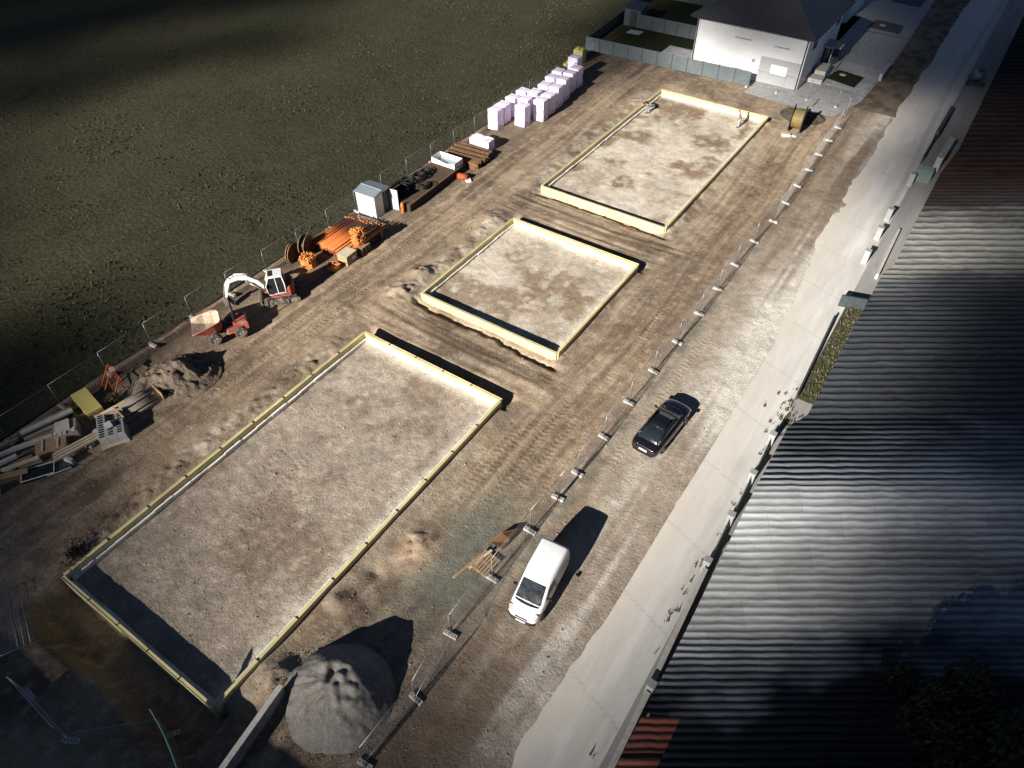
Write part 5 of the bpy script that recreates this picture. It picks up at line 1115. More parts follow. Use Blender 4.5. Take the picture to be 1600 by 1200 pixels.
d=empty('door',(1.06,.96,0),.12); d.parent=r; b=MB(); b.box((.42,0,1.02),(.84,.03,1.95)); b.build('door_leaf',m_shed,d); b=MB()
for k in range(6): b.box((.08+k*.135,-.02,1.02),(.03,.015,1.93))
b.build('door_rib',m_shed,d)
r=empty('gas_bottle',(-38.0,39.3,gz(-38,39.3)),0,'orange-red gas bottle beside the open shed door','gas bottle'); b=MB(); b.lathe([(0,0),(.15,.0),(.16,.05),(.16,.8),(.12,.92),(.05,.96),(.05,1.05),(0,1.05)],14); b.build('bottle',m_orange,r)
# reinforcing mesh stack with coils and a tray
m_mesh=mat('rebar_brown',(.115,.075,.05),.85,.2,.3,5,.2)
r=empty('rebar_mesh_stack',(-39.1,43.9,gz(-39.1,43.9)),.045,'stack of brown reinforcing mesh mats beside the shed','mesh stack'); X,Y,Z=2.9,8.6,.72
b=MB(); b.box((0,0,Z/2),(X,Y,Z-.04)); b.build('mat_layer',mat('rebar_dark',(.05,.037,.028),.95,.1,.35,4,.3),r); b=MB()
for k in range(int(Y/.17)): y=-Y/2+.08+k*.17; b.bar((-X/2-.05,y,Z),(X/2+.05,y,Z),.035)
for k in range(int(X/.25)): x=-X/2+.1+k*.25; b.bar((x,-Y/2-.05,Z+.03),(x,Y/2+.05,Z+.03),.03)
for z in(.1,.25,.4,.55): 
    for s in(-1,1): b.bar((s*(X/2+.02),-Y/2,z),(s*(X/2+.02),Y/2,z),.025)
b.build('mesh_bar',m_mesh,r)
def coil(loc,rad,n,label,tube=.035):
    r=empty('pipe_coil',loc,0,label,'pipe coil','black pipe coils on the mesh stack'); b=MB()
    for k in range(n):
        rr=rad*random.uniform(.72,1.05); ox,oy=random.uniform(-.06,.06),random.uniform(-.06,.06); tl=random.uniform(-.12,.12)
        b.tube([(ox+rr*math.cos(a),oy+rr*math.sin(a),.05+k*.045+tl*math.cos(a)) for a in np.linspace(0,2*PI,25)[:-1]],tube,6,closed=True)
    b.build('coil',m_black,r)
zt=gz(-39.1,43.9)+.79
for k,(x,y,rd,n,l) in enumerate(((-39.6,43.6,.62,9,'black pipe coil on the mesh stack, biggest and in the middle'),(-39.9,42.4,.6,8,'black pipe coil on the mesh stack, between the big coil and the shed'),(-39.5,41.0,.65,8,'black pipe coil on the mesh stack, right beside the shed door'),(-38.3,42.6,.5,7,'black pipe coil on the mesh stack, nearest the site lane'),(-39.7,44.6,.55,7,'black pipe coil on the mesh stack, nearest the white tray'))): coil((x,y,zt),rd,n,l)
r=empty('plaster_tray',(-39.25,47.35,zt-.02),.03,'white open mixing tray standing on the mesh stack','tray'); b=MB()
b.box((0,0,.03),(2.6,1.3,.05)); b.build('tray_floor',m_shedroof,r); b=MB(); b.box((-1.3,0,.27),(.05,1.35,.54)); b.box((1.3,0,.27),(.05,1.35,.54)); b.box((0,.66,.27),(2.6,.05,.54)); b.prism([(-1.28,0),(1.28,0),(1.28,.54),(.3,.3),(-.3,.42),(-1.28,.54)],-.68,-.63,'y'); b.build('tray_side',m_tub,r)
r=empty('timber_beam_rail',(-41.0,42.8,gz(-41,42.8)),.0,'long orange-brown timber rail behind the black coils','timber'); b=MB(); b.bar((0,-2.2,.75),(0,1.9,.75),.14,.12); b.build('beam',m_rust2,r); b=MB(); b.box((0,-2,.34),(.14,.14,.68)); b.box((0,1.7,.34),(.14,.14,.68)); b.build('prop',m_wood,r)
# brown bundles of rods
r=empty('rod_bundle_stack',(-38.9,50.2,gz(-38.9,50.2)),.05,'heap of brown strapped rebar bundles next to the lying bale','rebar bundles'); b=MB()
for k in range(26):
    for j in range(4):
        y=-1.5+k*.115+random.uniform(-.03,.03); b.bar((-1.9+random.uniform(-.25,.1),y,.1+j*.2+random.uniform(-.02,.02)),(1.9+random.uniform(-.2,.2),y+random.uniform(-.08,.08),.08+j*.2*.9),.105)
b.build('bundle',m_rust2,r); b=MB()
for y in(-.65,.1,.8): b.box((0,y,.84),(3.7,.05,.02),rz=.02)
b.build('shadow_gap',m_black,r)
r=empty('road_cone_drum',(-37.0,46.75,gz(-37,46.7)),.3,'toppled red and white drum by the mesh stack corner','drum'); b=MB(); b.lathe([(0,-.5),(.28,-.5),(.3,0),(.28,.5),(0,.5)],14,Matrix.Translation((0,0,.3))@Matrix.Rotation(PI/2,4,'Y')); b.build('drum',m_redsteel,r); b=MB(); b.box((.55,-.1,.1),(.5,.6,.2),rz=.5,bev=.03); b.build('base',m_tub,r)
# ---------------------------------------------------------------- insulation bales
BG='tall lilac-white insulation bales'
def bale_proto():
    r=empty('insulation_bale',(0,0,0)); b=MB()
    bm=bmesh.new(); bmesh.ops.create_cube(bm,size=1); 
    for v in bm.verts: v.co=Vector((v.co.x*1.2,v.co.y*1.2,(v.co.z+.5)*2.1))
    bmesh.ops.subdivide_edges(bm,edges=bm.edges[:],cuts=5,use_grid_fill=True)
    for v in bm.verts:
        n=.03*math.sin(v.co.z*9+v.co.x*4)*math.cos(v.co.y*5+v.co.z*3); v.co.x+=n*(1 if v.co.x>0 else -1); v.co.y+=n*.8*(1 if v.co.y>0 else -1)
    bmesh.ops.bevel(bm,geom=[e for e in bm.edges if e.calc_face_angle(0)>1],offset=.05,segments=2,affect='EDGES'); bm.verts.index_update()
    b.add([tuple(v.co) for v in bm.verts],[tuple(v.index for v in f.verts) for f in bm.faces],False); bm.free(); b.build('wrapped_block',m_lilac,r)
    b=MB(); b.box((0,.15,2.118),(1.0,.05,.012),rz=.06); b.build('top_seam',m_print,r)
    b=MB()
    for k in range(5): b.box((.35+k*.055,-.64,1.72+.02*(k%2)),(.03,.01,.07+.03*(k%3)))
    for k in range(6): b.box((.638,-.3+k*.07,.32+.015*(k%2)),(.01,.035,.06+.03*(k%2)))
    b.build('printed_mark',m_print,r); return r
bp_=bale_proto()
BAL=[(-40.65,57.35,1,'front corner bale beside the meadow, nearest the lying bale'),(-40.75,58.85,1,'second bale of the meadow-side row'),(-40.85,60.8,1,'third bale of the meadow-side row'),(-40.9,62.9,1,'fourth bale of the meadow-side row, behind a gap'),
(-38.65,59.35,1.02,'middle bale standing forward between the two front corners'),(-39.35,60.95,.98,'second bale of the middle row'),(-39.45,63.0,1,'third bale of the middle row'),(-39.65,65.3,.98,'fourth bale of the middle row'),(-39.95,67.3,1.02,'fifth bale of the middle row'),(-40.2,69.1,1,'sixth bale of the middle row'),
(-37.75,61.5,1.03,'front corner bale of the site-side row'),(-37.95,63.3,.95,'second bale of the site-side row, a little lower'),(-38.1,65.1,1.05,'third bale of the site-side row'),(-38.4,67.0,1.12,'fourth bale of the site-side row, raised above its neighbours'),(-38.9,69.3,1,'fifth bale of the site-side row, beside the dark wrap'),(-39.0,70.9,1.0,'last but one bale of the site-side row'),(-40.0,72.3,1.28,'tallest bale at the far end of the group')]
for k,(x,y,s,l) in enumerate(BAL):
    o=bp_ if k==0 else copy_tree(bp_); o.location=(x,y,gz(x,y)-.01); o.rotation_euler=(random.uniform(-.02,.02),random.uniform(-.015,.015),random.uniform(-.09,.09)); o.scale=(1,1,s); tag(o,l,'insulation bale',BG)
o=copy_tree(bp_); o.location=(-37.95,52.75,gz(-38.9,52.7)+.58); o.rotation_euler=(0,-PI/2,.03); o.scale=(.95,1,1.06); tag(o,'white bale lying on its side in front of the standing bales','insulation bale',BG)
r=empty('plastic_tank',(-42.2,77.3,gz(-42.2,77.3)),.1,'small olive-yellow plastic tank at the end of the board fence','tank'); b=MB(); b.box((0,0,.75),(1.2,1.1,1.5),bev=.06); b.build('tank',m_tank,r); b=MB(); b.cyl((.3,0,1.5),(.3,0,1.62),.2,12); b.box((-.3,.1,1.54),(.4,.6,.1)); b.build('cap',m_tank,r)
r=empty('packing_scrap',(-42.2,74.9,gz(-42.2,74.9)),.3,'crumpled olive-yellow wrapping between the tank and the tallest bale','wrapping'); b=MB()
for k in range(5): b.box((random.uniform(-.5,.5),random.uniform(-.4,.4),.2+.1*k),(.7,.5,.2),rz=random.uniform(0,3),rx=random.uniform(-.4,.4),bev=.05)
b.build('scrap',m_tank,r)
# ---------------------------------------------------------------- timber, blocks and boards at the near left
hdv=Vector((.55,.835,0))        # the lie of the long pieces there
def beam(a,b,w,h,m,label,cat='timber beam',name='timber_beam',group='beams and boards in the near timber pile'):
    a,b=Vector(a),Vector(b); r=empty(name,(a+b)/2,0,label,cat,group); d=(b-a)/2; q=MB(); q.bar(-d,d,w,h); q.build('beam',m,r)
    e=MB(); n=d.normalized(); e.bar(d-n*.002,d+n*.012,w*.98,h*.98); e.bar(-d-n*.012,-d+n*.002,w*.98,h*.98); e.build('cut_end',m_woodpale,r); return r
for k,off in enumerate((-.16,0,.16)):
    beam((-37.25+off*1.4,6.35-off*.6,.5),(-36.55+off*1.4,9.75-off*.6,.5),.15,.14,m_woodpale,('pale long squared beam, meadow side of the three by the hollow blocks','pale long squared beam, middle one of the three by the hollow blocks','pale long squared beam, lane side of the three by the hollow blocks')[k])
b=MB(); 
r=empty('beam_trestle',(-36.9,8.0,0),.2,'short block supports under the three pale beams','support block'); b.box((0,-1.2,.22),(.7,.2,.42)); b.box((.1,1.1,.22),(.7,.2,.42)); b.build('block',m_conc,r)
# hollow block stack
r=empty('hollow_block_stack',(-36.55,9.75,gz(-36.5,9.7)),-.52,'stack of grey hollow blocks with square holes','block stack'); h=MB()
for i in range(5):
    for j in range(3):
        for k in range(3):
            if k==2 and (i<2 and j>0): continue
            b=MB(); b.box((-.9+i*.42,-.5+j*.5,.15+k*.25),(.40,.48,.24)); b.mi=1
            if (k==2) or (k==1 and i<2 and j>0):
                for u in(-.1,.1): b.box((-.9+i*.42+u,-.5+j*.5,.15+k*.25+.12),(.14,.3,.006))
            b.build('hollow_block',[m_block,m_black],r)
b=MB(); b.box((0,0,.0),(2.3,1.6,.1)); b.box((-1.12,0,.45),(.05,1.6,.85),ry=.15); b.build('pallet',m_woodpale,r); b=MB(); b.box((.2,-.05,.92),(.55,.4,.1),rz=.3); b.build('broken_block',m_conc,r)
# bundle of pipes / ducts behind the blocks
r=empty('duct_bundle',(-36.95,12.0,gz(-36.9,12)),-.12,'bundle of brown-grey pipes lying behind the hollow blocks','pipe bundle'); b=MB()
for k in range(7):
    for j in range(4-k//3):
        b.tube([(-.5+k*.17,-1.5+random.uniform(-.1,.1),.1+j*.16),(-.5+k*.17,1.5+random.uniform(-.15,.15),.1+j*.16)],.08,8)
b.build('pipe',m_woodgrey,r); b=MB(); b.tube([(-.75,-2.3,.5),(-.62,1.7,.5)],.06,8); b.tube([(-.95,-2.2,.45),(-.85,1.6,.45)],.05,8); b.build('long_pipe',m_woodpale,r); b=MB()
for s in(-1,1): b.box((.05,1.3*s,.35),(1.3,.06,.75))
b.build('strap_board',m_wood,r)
r=empty('black_bag_heap',(-36.7,13.7,gz(-36.7,13.7)),0,'crumpled black foil heap at the end of the pipe bundle','foil heap'); b=MB()
for k in range(9): b.box((random.uniform(-.5,.5),random.uniform(-.4,.4),random.uniform(.1,.35)),(.5,.4,.3),rz=random.uniform(0,3),rx=random.uniform(-.6,.6),bev=.08)
b.build('foil',m_black,r)
# yellow board stack
r=empty('yellow_board_stack',(-39.75,10.15,gz(-39.7,10.1)),-.17,'oblong stack of yellow boards with smooth top','board stack'); b=MB()
for k in range(6): b.box((random.uniform(-.01,.01),0,.06+k*.1),(2.5,.98,.096))
b.build('yellow_board',mat('plain_yellow_board',(.52,.44,.13),.6,0,.08,2,.05),r); b=MB(); b.box((-.7,0,-.02),(.12,1,.1)); b.box((.7,0,-.02),(.12,1,.1)); b.build('bearer',m_wood,r)
# red steel frames
r=empty('red_steel_trestle',(-40.1,12.0,gz(-40,12)),-.2,'red primed steel trestle frames leaning near the meadow fence','steel frames'); b=MB()
for k,x in enumerate((-.9,-.35,.9)):
    b.bar((x-.3,.55,.9),(x+.55,-.55,.1),.07); b.bar((x-.3,.55,0),(x-.3,.55,.95),.06)
b.bar((-1.3,.6,.9),(.9,.6,.95),.07); b.bar((-1.2,.5,.5),(.7,.55,.55),.05); b.bar((-.6,.1,.55),(.9,-.1,.5),.05); b.build('steel_bar',m_redsteel,r); b=MB(); b.box((-.5,.6,.95),(.5,.3,.12)); b.build('timber_piece',m_wood,r)
# timber heap: individual pieces
rnd=random.Random(11)
PIECES=[((-41.0,6.5),(-40.2,9.3),.22,.12,m_woodgrey,.45,'grey weathered plank at the meadow side of the heap'),((-40.6,6.3),(-39.75,9.2),.30,.14,m_conc,.62,'broad pale grey post on top of the heap by the meadow'),((-40.1,6.2),(-39.3,8.6),.2,.14,m_woodgrey,.5,'grey post beside the broad pale one'),((-39.8,6.4),(-38.9,8.9),.16,.12,m_wood,.4,'brown post beside the plywood box'),
((-39.9,5.3),(-38.9,7.3),.26,.2,m_conc,.55,'short pale grey post in the middle of the heap'),((-40.4,4.0),(-39.6,6.1),.24,.2,m_conc,.5,'pale grey post near the left picture edge of the heap'),((-41.2,4.0),(-40.7,6.0),.18,.16,m_woodgrey,.4,'dark grey plank at the meadow edge of the heap'),((-38.9,4.1),(-38.0,5.9),.2,.14,m_woodpale,.55,'pale short beam over the glass crate'),((-39.2,3.2),(-37.9,5.0),.3,.16,m_wood,.3,'broad brown board low in the heap'),((-39.6,3.6),(-39.1,5.2),.26,.2,m_conc,.6,'short upright-tilted grey post in the heap')]
for a,b_,w,h,m,z,l in PIECES: beam((*a,z),(*b_,z+rnd.uniform(-.08,.08)),w,h,m,l)
for k in range(8):
    t=rnd.uniform(0,1); x=-40.9+rnd.uniform(0,2.6); y=3.6+rnd.uniform(0,3.6); a=rnd.uniform(-.25,.25); L=rnd.uniform(1.2,2.4); d=Vector((.35+a,.9,0)).normalized()*L/2; z=rnd.uniform(.12,.3)
    beam((x-d.x,y-d.y,z),(x+d.x,y+d.y,z+rnd.uniform(0,.1)),rnd.uniform(.1,.2),.1,rnd.choice((m_wood,m_woodgrey,m_woodgrey)),'%s of the rough brown boards at the bottom of the timber heap'%ORD[k+1])
r=empty('plywood_box',(-38.65,8.05,gz(-38.6,8)),-.5,'open dark crate with pale boards over its top in the heap','crate'); b=MB(); b.box((0,0,.4),(1.15,1.3,.8)); b.build('box',m_woodgrey,r); b=MB(); b.box((-.1,-.1,.86),(.9,.8,.08)); b.build('lid',m_conc,r); b=MB()
for k in range(5): b.box((rnd.uniform(.3,.5),-.5+k*.25,.84),(.25,.18,.08),rz=rnd.uniform(-.5,.5))
b.build('stone_chunk',m_conc,r)
r=empty('brown_board_pack',(-38.4,6.9,gz(-38.4,6.9)),-.55,'pack of orange-brown boards with straps in the heap','board pack'); b=MB()
for k in range(5): b.box((-.45+k*.22,0,.3),(.2,1.7,.6))
b.build('board',m_wood,r); b=MB(); b.box((0,-.45,.62),(1.1,.1,.06)); b.box((0,.4,.62),(1.1,.1,.06)); b.build('strap',m_woodpale,r)
r=empty('glass_crate',(-37.45,5.3,gz(-37.4,5.3)),-.55,'low tray of dark glass sheets with a thin white frame','glass crate'); b=MB(); b.box((0,0,.12),(.9,1.7,.2)); b.build('glass',m_glass,r); b=MB()
for s in(-1,1): b.bar((s*.46,-.9,.25),(s*.46,.9,.25),.04); b.bar((-.46,s*.88,.25),(.46,s*.88,.25),.04)
b.build('frame',m_frame,r)
r=empty('dark_sheet',(-36.75,6.2,gz(-36.7,6.2)),-.5,'dark grey sheet with pale edge at the end of the pale beams','sheet'); b=MB(); b.box((0,0,.08),(.7,1.3,.1),rx=.05); b.build('sheet',m_anth,r); b=MB(); b.bar((.36,-.66,.14),(.36,.66,.2),.03); b.bar((-.36,-.66,.14),(.36,-.66,.14),.03); b.build('edge',m_frame,r)
r=empty('brown_crate',(-40.2,2.6,gz(-40,2.6)),-.4,'ochre crate with boards at the left edge of the picture','crate'); b=MB(); b.box((0,0,.45),(1.5,1.6,.9),bev=.02); b.build('box',m_wood,r); b=MB(); b.box((0,0,.93),(1.6,1.7,.06)); b.build('lid',m_woodgrey,r)
r=empty('short_board_pile',(-38.2,2.9,gz(-38,2.9)),-.5,'two short pale blocks beside the ochre crate','blocks'); b=MB(); b.box((0,0,.2),(.5,.9,.4)); b.box((.1,.05,.45),(.35,.6,.1)); b.build('block',m_woodpale,r)
r=empty('folded_sack',(-37.2,8.1,gz(-37.0,8.1)+.02),.4,'small pale dark-topped sack under the pale beams','sack'); b=MB(); b.box((.35,0,.12),(.6,.4,.24),bev=.07); b.build('sack',m_block,r); b=MB(); b.box((.35,.15,.26),(.4,.2,.1),bev=.04); b.build('flap',m_black,r)
# ---------------------------------------------------------------- heaps
def heap(name,cx,cy,rx,ry,hgt,label,m,cf,gully=False,rot=0):
    n=90; u=np.linspace(-1.25,1.25,n); U_,V_=np.meshgrid(u,u,indexing='ij'); X=cx+(U_*rx*math.cos(rot)-V_*ry*math.sin(rot)); Y=cy+(U_*rx*math.sin(rot)+V_*ry*math.cos(rot)); d=np.sqrt(U_**2+V_**2); a=np.arctan2(V_,U_)
    dn=d*(1+.16*(fbm(np.cos(a)*1.4+5,np.sin(a)*1.4+5,3)-.5)); z=hgt*np.clip(1-dn,0,1)**.85
    z=hgt*(np.sqrt(np.clip((1.03-dn)**2+.006,0,9))-.0)*(dn<1.03)
    if gully:
        z=hgt*np.clip(1-dn**1.55,0,1)**.95*(.9+.2*fbm(X*.7,Y*.7,3))
        z=np.maximum(z,hgt*.80*np.clip(1-(np.sqrt((U_+.30)**2+(V_-.12)**2)/.70)**1.6,0,1)); z=np.maximum(z,hgt*.62*np.clip(1-(np.sqrt((U_-.36)**2+(V_+.22)**2)/.62)**1.5,0,1))
        k=np.exp(-((a+1.9)/1.0)**2)*sstep(.08,.3,dn)*(1-sstep(.85,1.02,dn))
        z=z+hgt*.16*k*(fbm(a*4.2+.8*fbm(X*.8,Y*.8,2),dn*.9,3,.6)-.55)*2
        z=z-hgt*.16*np.exp(-((U_+.10+.05*np.sin(V_*9))/.07)**2)*sstep(-.75,-.4,V_)*(1-sstep(.1,.3,V_))
        for qx,qy,qr in((-.2,.18,.13),(.02,.26,.10),(.2,.2,.12),(.05,.05,.09),(-.33,-.02,.14),(.3,.0,.1)): z=z-hgt*.09*np.exp(-((U_-qx)**2+(V_-qy)**2)/qr**2)+hgt*.06*np.exp(-((U_-qx)**2+(V_-qy-.13)**2)/qr**2)
        z=np.maximum(z,0)+(.26*(fbm(X*1.6,Y*1.6,5,.62)-.5)+.30*(fbm(X*.8+4,Y*.8,2)-.5)*(1-dn))*(dn<1.0)
    else: z=z*(.55+.9*fbm(X*.9,Y*.9,3))+hgt*.5*(fbm(X*2.0,Y*2.0,5,.62)-.45)*(dn<1.1)*(1-sstep(.7,1.1,dn))
    g=ground_h(X,Y); Z=np.where(dn<1.05,g+z-.02,g-.06)
    me=bpy.data.meshes.new(name); idx=np.arange(n*n).reshape(n,n); F=np.stack([idx[:-1,:-1],idx[1:,:-1],idx[1:,1:],idx[:-1,1:]],-1).reshape(-1,4); keep=(d[:-1,:-1]<1.2).reshape(-1); F=F[keep]; V=np.stack([X,Y,Z],-1).reshape(-1,3)
    me.from_pydata([tuple(map(float,v)) for v in V],[],[tuple(map(int,f)) for f in F]); me.polygons.foreach_set('use_smooth',np.ones(len(me.polygons),bool))
    c=me.color_attributes.new('soil','FLOAT_COLOR','POINT'); q=np.ones((len(V),4),np.float32); q[:,:3]=cf(X,Y).reshape(-1,3); c.data.foreach_set('color',q.ravel()); me.materials.append(m); me.update()
    o=bpy.data.objects.new(name,me); col.objects.link(o); return tag(o,label,'heap')
heap('sand_pile',-13.6,5.85,2.6,2.5,1.9,'conical grey gravel sand pile with rain gullies by the fence',m_gravel,lambda x,y:np.zeros(x.shape+(3,))+np.array((.185,.172,.152))*(.75+.4*fbm(x*1.5,y*1.5,3))[...,None],True)
heap('soil_heap',-37.2,14.9,2.3,2.9,1.35,'cloddy brown-grey soil heap in front of the dumper',m_heap,lambda x,y:np.zeros(x.shape+(3,))+np.array((.15,.115,.085))*(.4+1.2*fbm(x*1.6,y*1.6,4))[...,None],False,-.45)
heap('soil_heap',-14.9,77.6,2.3,1.9,.7,'low dark soil mound behind the yellow cable reel',m_heap,lambda x,y:np.zeros(x.shape+(3,))+np.array((.09,.075,.055))*(.7+.6*fbm(x*1.2,y*1.2,4))[...,None])
# concrete edge along the sand bay
r=empty('sand_bay_wall',(0,0,0),0,'weathered low timber wall edging the sand pile','bay wall'); b=MB(); b.bar((-15.75,4.5,.35),(-14.95,-1.5,.35),.16,1.2); b.build('board_wall',m_woodgrey,r); b=MB(); b.bar((-15.75,4.5,.98),(-14.95,-1.5,.98),.26,.07); b.build('top_rail',m_conc,r)
b=MB(); 
for k in range(4): t=k/3; b.box((-15.85+.8*t,4.2-5.5*t,.3),(.1,.1,1.3))
b.build('post',m_woodgrey,r)
# ---------------------------------------------------------------- bits beside the roadside fence
pallet((-11.95,15.2,gz(-11.9,15.2)+.02),-.09,'weathered pallet with long slats lying by the roadside fence',n=6,lx=1.1,ly=1.25,name='wooden_pallet')
beam((-12.85,13.6,gz(-12.8,13.6)+.12),(-12.35,15.6,gz(-12.4,15.6)+.14),.16,.06,m_wood,'long plank sticking out beside the weathered pallet',group=None)
beam((-12.5,14.5,gz(-12.5,14.5)+.1),(-12.1,16.0,gz(-12.1,16)+.16),.14,.05,m_woodpale,'second plank lying against the weathered pallet',group=None)
r=empty('rusty_plate',(-11.9,16.95,gz(-11.9,16.9)),.3,'bent rusty triangular sheet near the roadside fence','rusty sheet'); b=MB(); b.add([(-.75,-.3,.02),(.1,-.55,.05),(.35,-.1,.45),(.55,.75,.35),(-.2,.15,.5),(.2,-.05,.03)],[(0,1,5),(1,2,5),(0,5,4),(5,2,4),(2,3,4),(1,3,2)]); b.build('sheet',m_rust,r); b=MB(); b.tube([(-.75,-.3,.03),(-.2,.15,.51),(.55,.75,.36)],.02,5); b.build('folded_edge',m_rust2,r)
# panels and cloth at the near left corner
PG2='fence panels at the near corner'
for k,(a,b_) in enumerate((((-31.6,.0),(-28.1,-1.35)),((-31.45,.25),(-27.95,-1.1)),((-31.3,.5),(-27.8,-.85)),((-31.15,.75),(-27.65,-.6)))):
    o=put_panel(a,b_,'wire mesh panel lying flat, %s from the bottom of the pile at the near corner'%ORD[k+1],PG2); o.rotation_euler[1]=1.42; o.location.z+=.02+.05*k
put_panel((-25.6,-2.2),(-22.2,-2.3),'single wire mesh panel standing before the dark near edge, meadow side',PG2)
put_panel((-22.1,-2.3),(-19.3,.35),'wire mesh panel running to the green cloth',PG2)
put_panel((-19.2,.4),(-16.2,-.6),'wire mesh panel carrying the green cloth',PG2)
for k,p in enumerate(((-25.6,-2.2),(-22.15,-2.3),(-19.25,.38))): put_foot(p,.5*k,'concrete fence foot, %s from the meadow along the near corner panels'%ORD[k+1],'concrete fence feet at the near corner')
b=MB(); b.add([(-19.2,.46,2.05),(-18.2,.2,1.75),(-17.2,-.12,1.65),(-16.3,-.45,1.7),(-16.2,-.5,.9),(-17.2,-.15,.95),(-18.2,.2,1.25),(-19.1,.44,1.9),
 (-19.2,.50,2.05),(-18.2,.24,1.75),(-17.2,-.08,1.65),(-16.3,-.41,1.7),(-16.2,-.46,.9),(-17.2,-.11,.95),(-18.2,.24,1.25),(-19.1,.48,1.9)],[(0,1,6,7),(1,2,5,6),(2,3,4,5),(8,15,14,9),(9,14,13,10),(10,13,12,11),(0,8,9,1),(1,9,10,2),(2,10,11,3),(7,6,14,15),(6,5,13,14),(5,4,12,13)]); tag(b.build('green_cloth',m_green_cloth),'torn green shade cloth tied to the near corner fence panel','shade cloth')
# dry shrubs
def shrub(x,y,h,rad,label,lm,n=600):
    r=empty('shrub',(x,y,gz(x,y)),0,label,'shrub','dry shrubs around the frames'); q=MB()
    for k in range(7): a=random.uniform(0,6.3); q.tube([(0,0,0),(rad*.4*math.cos(a),rad*.4*math.sin(a),h*.5),(rad*.8*math.cos(a+.3),rad*.8*math.sin(a+.3),h*.9)],[.02,.014,.005],5)
    q.build('stem',m_bark,r); leaf_cloud([(random.gauss(0,rad*.4),random.gauss(0,rad*.4),h*random.uniform(.35,.8),rad*random.uniform(.4,.7)) for _ in range(6)],.06,n).build('foliage',lm,r,fix=False)
shrub(-30.4,3.2,.6,.8,'dark dry shrub at the near left corner of the largest frame',m_leafdark,900)
shrub(-38.6,11.2,.5,.7,'yellowish shrub between the yellow boards and hollow blocks',m_leaf,500)
shrub(-40.0,8.9,.4,.8,'yellowish shrub between the timber heap and yellow boards',m_leaf,500)
# ---------------------------------------------------------------- people
def skin(name,J,E,mat_,parent,sub=2):
    """one continuous surface grown on a skeleton: J name -> (pos, radius), E edges; the first joint is the root"""
    names=list(J); me=bpy.data.meshes.new(name); me.from_pydata([J[n][0] for n in names],[(names.index(a),names.index(b)) for a,b in E],[])
    o=bpy.data.objects.new(name,me); col.objects.link(o); m=o.modifiers.new('s','SKIN'); m.use_smooth_shade=True; s=o.modifiers.new('u','SUBSURF'); s.levels=s.render_levels=sub
    sv=me.skin_vertices[0].data
    for i,n in enumerate(names):
        r=J[n][1]; sv[i].radius=(r,r) if not isinstance(r,tuple) else r; sv[i].use_root=(i==0)
    dg=bpy.context.evaluated_depsgraph_get(); ev=o.evaluated_get(dg); nm=bpy.data.meshes.new_from_object(ev); bpy.data.objects.remove(o); nm.name=name; nm.materials.clear(); nm.materials.append(mat_)
    q=bpy.data.objects.new(name,nm); col.objects.link(q); q.parent=parent; return q
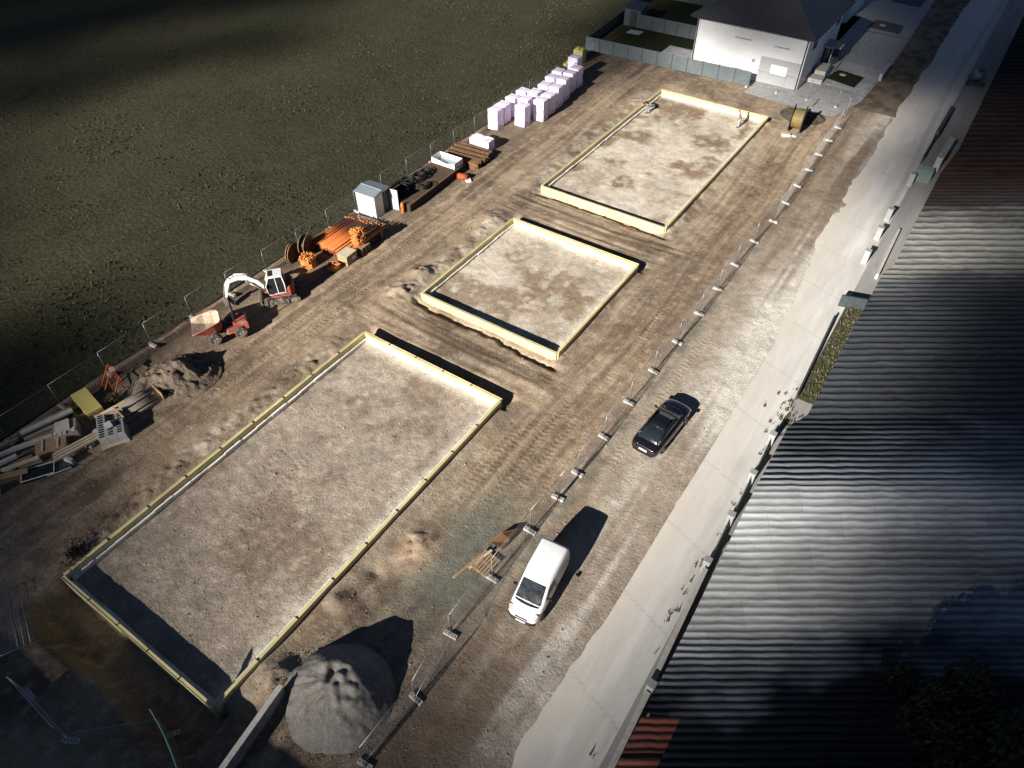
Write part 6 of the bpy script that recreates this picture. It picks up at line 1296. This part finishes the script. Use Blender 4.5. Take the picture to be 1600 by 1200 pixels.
def person(loc,rz,pose,label,shirt,trouser,hair):
    r=empty('person',loc,rz,label,'person'); J={k:(Vector(p),rad) for k,(p,rad) in pose.items()}; E=[('pelvis','waist'),('waist','chest'),('chest','neck'),('neck','head0'),('head0','head1'),('head1','head2')]
    for s in 'lr': E+=[('chest','sh'+s),('sh'+s,'el'+s),('el'+s,'wr'+s),('wr'+s,'pa'+s),('pelvis','hip'+s),('hip'+s,'kn'+s),('kn'+s,'an'+s),('an'+s,'toe'+s)]
    for s in 'lr':
        w,p=J['wr'+s][0],J['pa'+s][0]; d=(p-w).normalized(); side=d.cross(Vector((0,0,1))); side=side.normalized() if side.length>.1 else Vector((0,1,0)); curl=side.cross(d)
        for k,(off,L) in enumerate(((-.034,.062),(-.012,.078),(.012,.072),(.034,.055))):
            a='f%s%d'%(s,k); J[a+'a']=(p+d*.03+side*off,.0095); J[a+'b']=(p+d*(.03+L*.55)+side*off+curl*.008,.0085); J[a+'c']=(p+d*(.03+L)+side*off+curl*.03,.0075); E+=[('pa'+s,a+'a'),(a+'a',a+'b'),(a+'b',a+'c')]
        t='t'+s; J[t+'a']=(w+d*.035+side*.045,.011); J[t+'b']=(w+d*.075+side*.07+curl*.01,.009); E+=[('wr'+s,t+'a'),(t+'a',t+'b')]
    body=skin('body',J,E,m_skin,r)
    def sub(ks,grow): return {k:(J[k][0],(J[k][1] if not isinstance(J[k][1],tuple) else J[k][1][0])+grow) for k in ks}
    sj=['waist','chest','shl','shr','ell','elr','pelvis']; mid={}
    S=sub(['pelvis','waist','chest','shl','shr'],.022)
    for s in 'lr': S['hl'+s]=(J['sh'+s][0].lerp(J['el'+s][0],.85),J['el'+s][1]+.022)
    skin('shirt',S,[('pelvis','waist'),('waist','chest'),('chest','shl'),('chest','shr'),('shl','hll'),('shr','hlr')],shirt,r,1)
    T=sub(['pelvis','hipl','hipr','knl','knr'],.025); 
    for s in 'lr': T['cu'+s]=(J['kn'+s][0].lerp(J['an'+s][0],.88),J['an'+s][1]+.03)
    skin('trousers',T,[('pelvis','hipl'),('pelvis','hipr'),('hipl','knl'),('hipr','knr'),('knl','cul'),('knr','cur')],trouser,r,1)
    for s in 'lr':
        a,t=J['an'+s][0],J['toe'+s][0]; b=MB(); d=(t-a); d.z=0; ang=math.atan2(d.y,d.x); b.box((a.x+math.cos(ang)*.06,a.y+math.sin(ang)*.06,.05),(.29,.105,.10),rz=ang,bev=.035); b.build('shoe',m_dark,r)
    h0,h1,h2=J['head0'][0],J['head1'][0],J['head2'][0]; up=(h2-h0).normalized(); c=h1; fw=Vector((1,0,0)); fw=(fw-up*fw.dot(up)).normalized(); sd_=up.cross(fw)
    b=MB(); M=Matrix.Translation(c+up*.035-fw*.012)@Matrix(((fw.x,sd_.x,up.x),(fw.y,sd_.y,up.y),(fw.z,sd_.z,up.z))).to_4x4(); b.lathe([(.112,-.02),(.114,.02),(.1,.07),(.065,.105),(0,.12)],16,M); b.build('hair',hair,r)
    b=MB(); b.box(c+fw*.105-up*.005,(.03,.03,.035),bev=.008); b.build('nose',m_skin,r)
    for s in(-1,1):
        b=MB(); b.box(c+fw*.092+sd_*.035*s+up*.022,(.015,.025,.012)); b.build('eye',m_black,r); b=MB(); b.box(c+sd_*.098*s,(.03,.02,.055),bev=.008); b.build('ear',m_skin,r)
    b=MB(); b.box(c+fw*.094-up*.055,(.012,.05,.012)); b.build('mouth',m_redsteel,r)
    return r
# stands a little stooped, looking down at the ground in front of it
P1={'pelvis':((0,0,.95),.135),'waist':((.03,0,1.10),.125),'chest':((.10,0,1.36),.145),'neck':((.17,0,1.52),.06),'head0':((.20,0,1.58),.075),'head1':((.23,0,1.66),.1),'head2':((.25,0,1.74),.085),
 'shl':((.10,.20,1.42),.065),'shr':((.10,-.20,1.42),.065),'ell':((.12,.27,1.14),.048),'elr':((.14,-.26,1.14),.048),'wrl':((.30,.22,.95),.034),'wrr':((.34,-.19,.98),.034),'pal':((.37,.20,.89),.038),'par':((.41,-.17,.93),.038),
 'hipl':((0,.10,.88),.10),'hipr':((0,-.10,.88),.10),'knl':((.05,.12,.49),.065),'knr':((-.04,-.12,.49),.065),'anl':((.02,.13,.09),.045),'anr':((-.14,-.13,.09),.045),'toel':((.2,.15,.04),.04),'toer':((.04,-.15,.04),.04)}
px_,py_=-19.65,71.4
person((px_,py_,gz(px_,py_)-.01),math.radians(200),P1,'worker in mauve shirt and pale trousers standing near the far frame corner',m_shirt,m_trouser,m_hair)
# bends over the frame wall with both hands on the board
P2={'pelvis':((0,0,.90),.135),'waist':((.12,0,1.01),.13),'chest':((.36,0,1.12),.15),'neck':((.52,0,1.13),.06),'head0':((.58,0,1.12),.075),'head1':((.66,0,1.10),.1),'head2':((.74,0,1.08),.085),
 'shl':((.40,.20,1.12),.065),'shr':((.40,-.20,1.12),.065),'ell':((.50,.27,.86),.048),'elr':((.50,-.27,.86),.048),'wrl':((.66,.22,.66),.034),'wrr':((.66,-.22,.66),.034),'pal':((.74,.20,.62),.038),'par':((.74,-.20,.62),.038),
 'hipl':((-.02,.10,.85),.10),'hipr':((-.02,-.10,.85),.10),'knl':((.14,.13,.48),.065),'knr':((.02,-.13,.48),.065),'anl':((.04,.14,.09),.045),'anr':((-.10,-.14,.09),.045),'toel':((.22,.16,.04),.04),'toer':((.08,-.16,.04),.04)}
px_,py_=-28.95,69.0
person((px_,py_,gz(px_,py_)-.01),math.radians(165),P2,'worker in black shirt and grey trousers bending over the far frame wall',m_blackshirt,m_trouser2,m_dark)
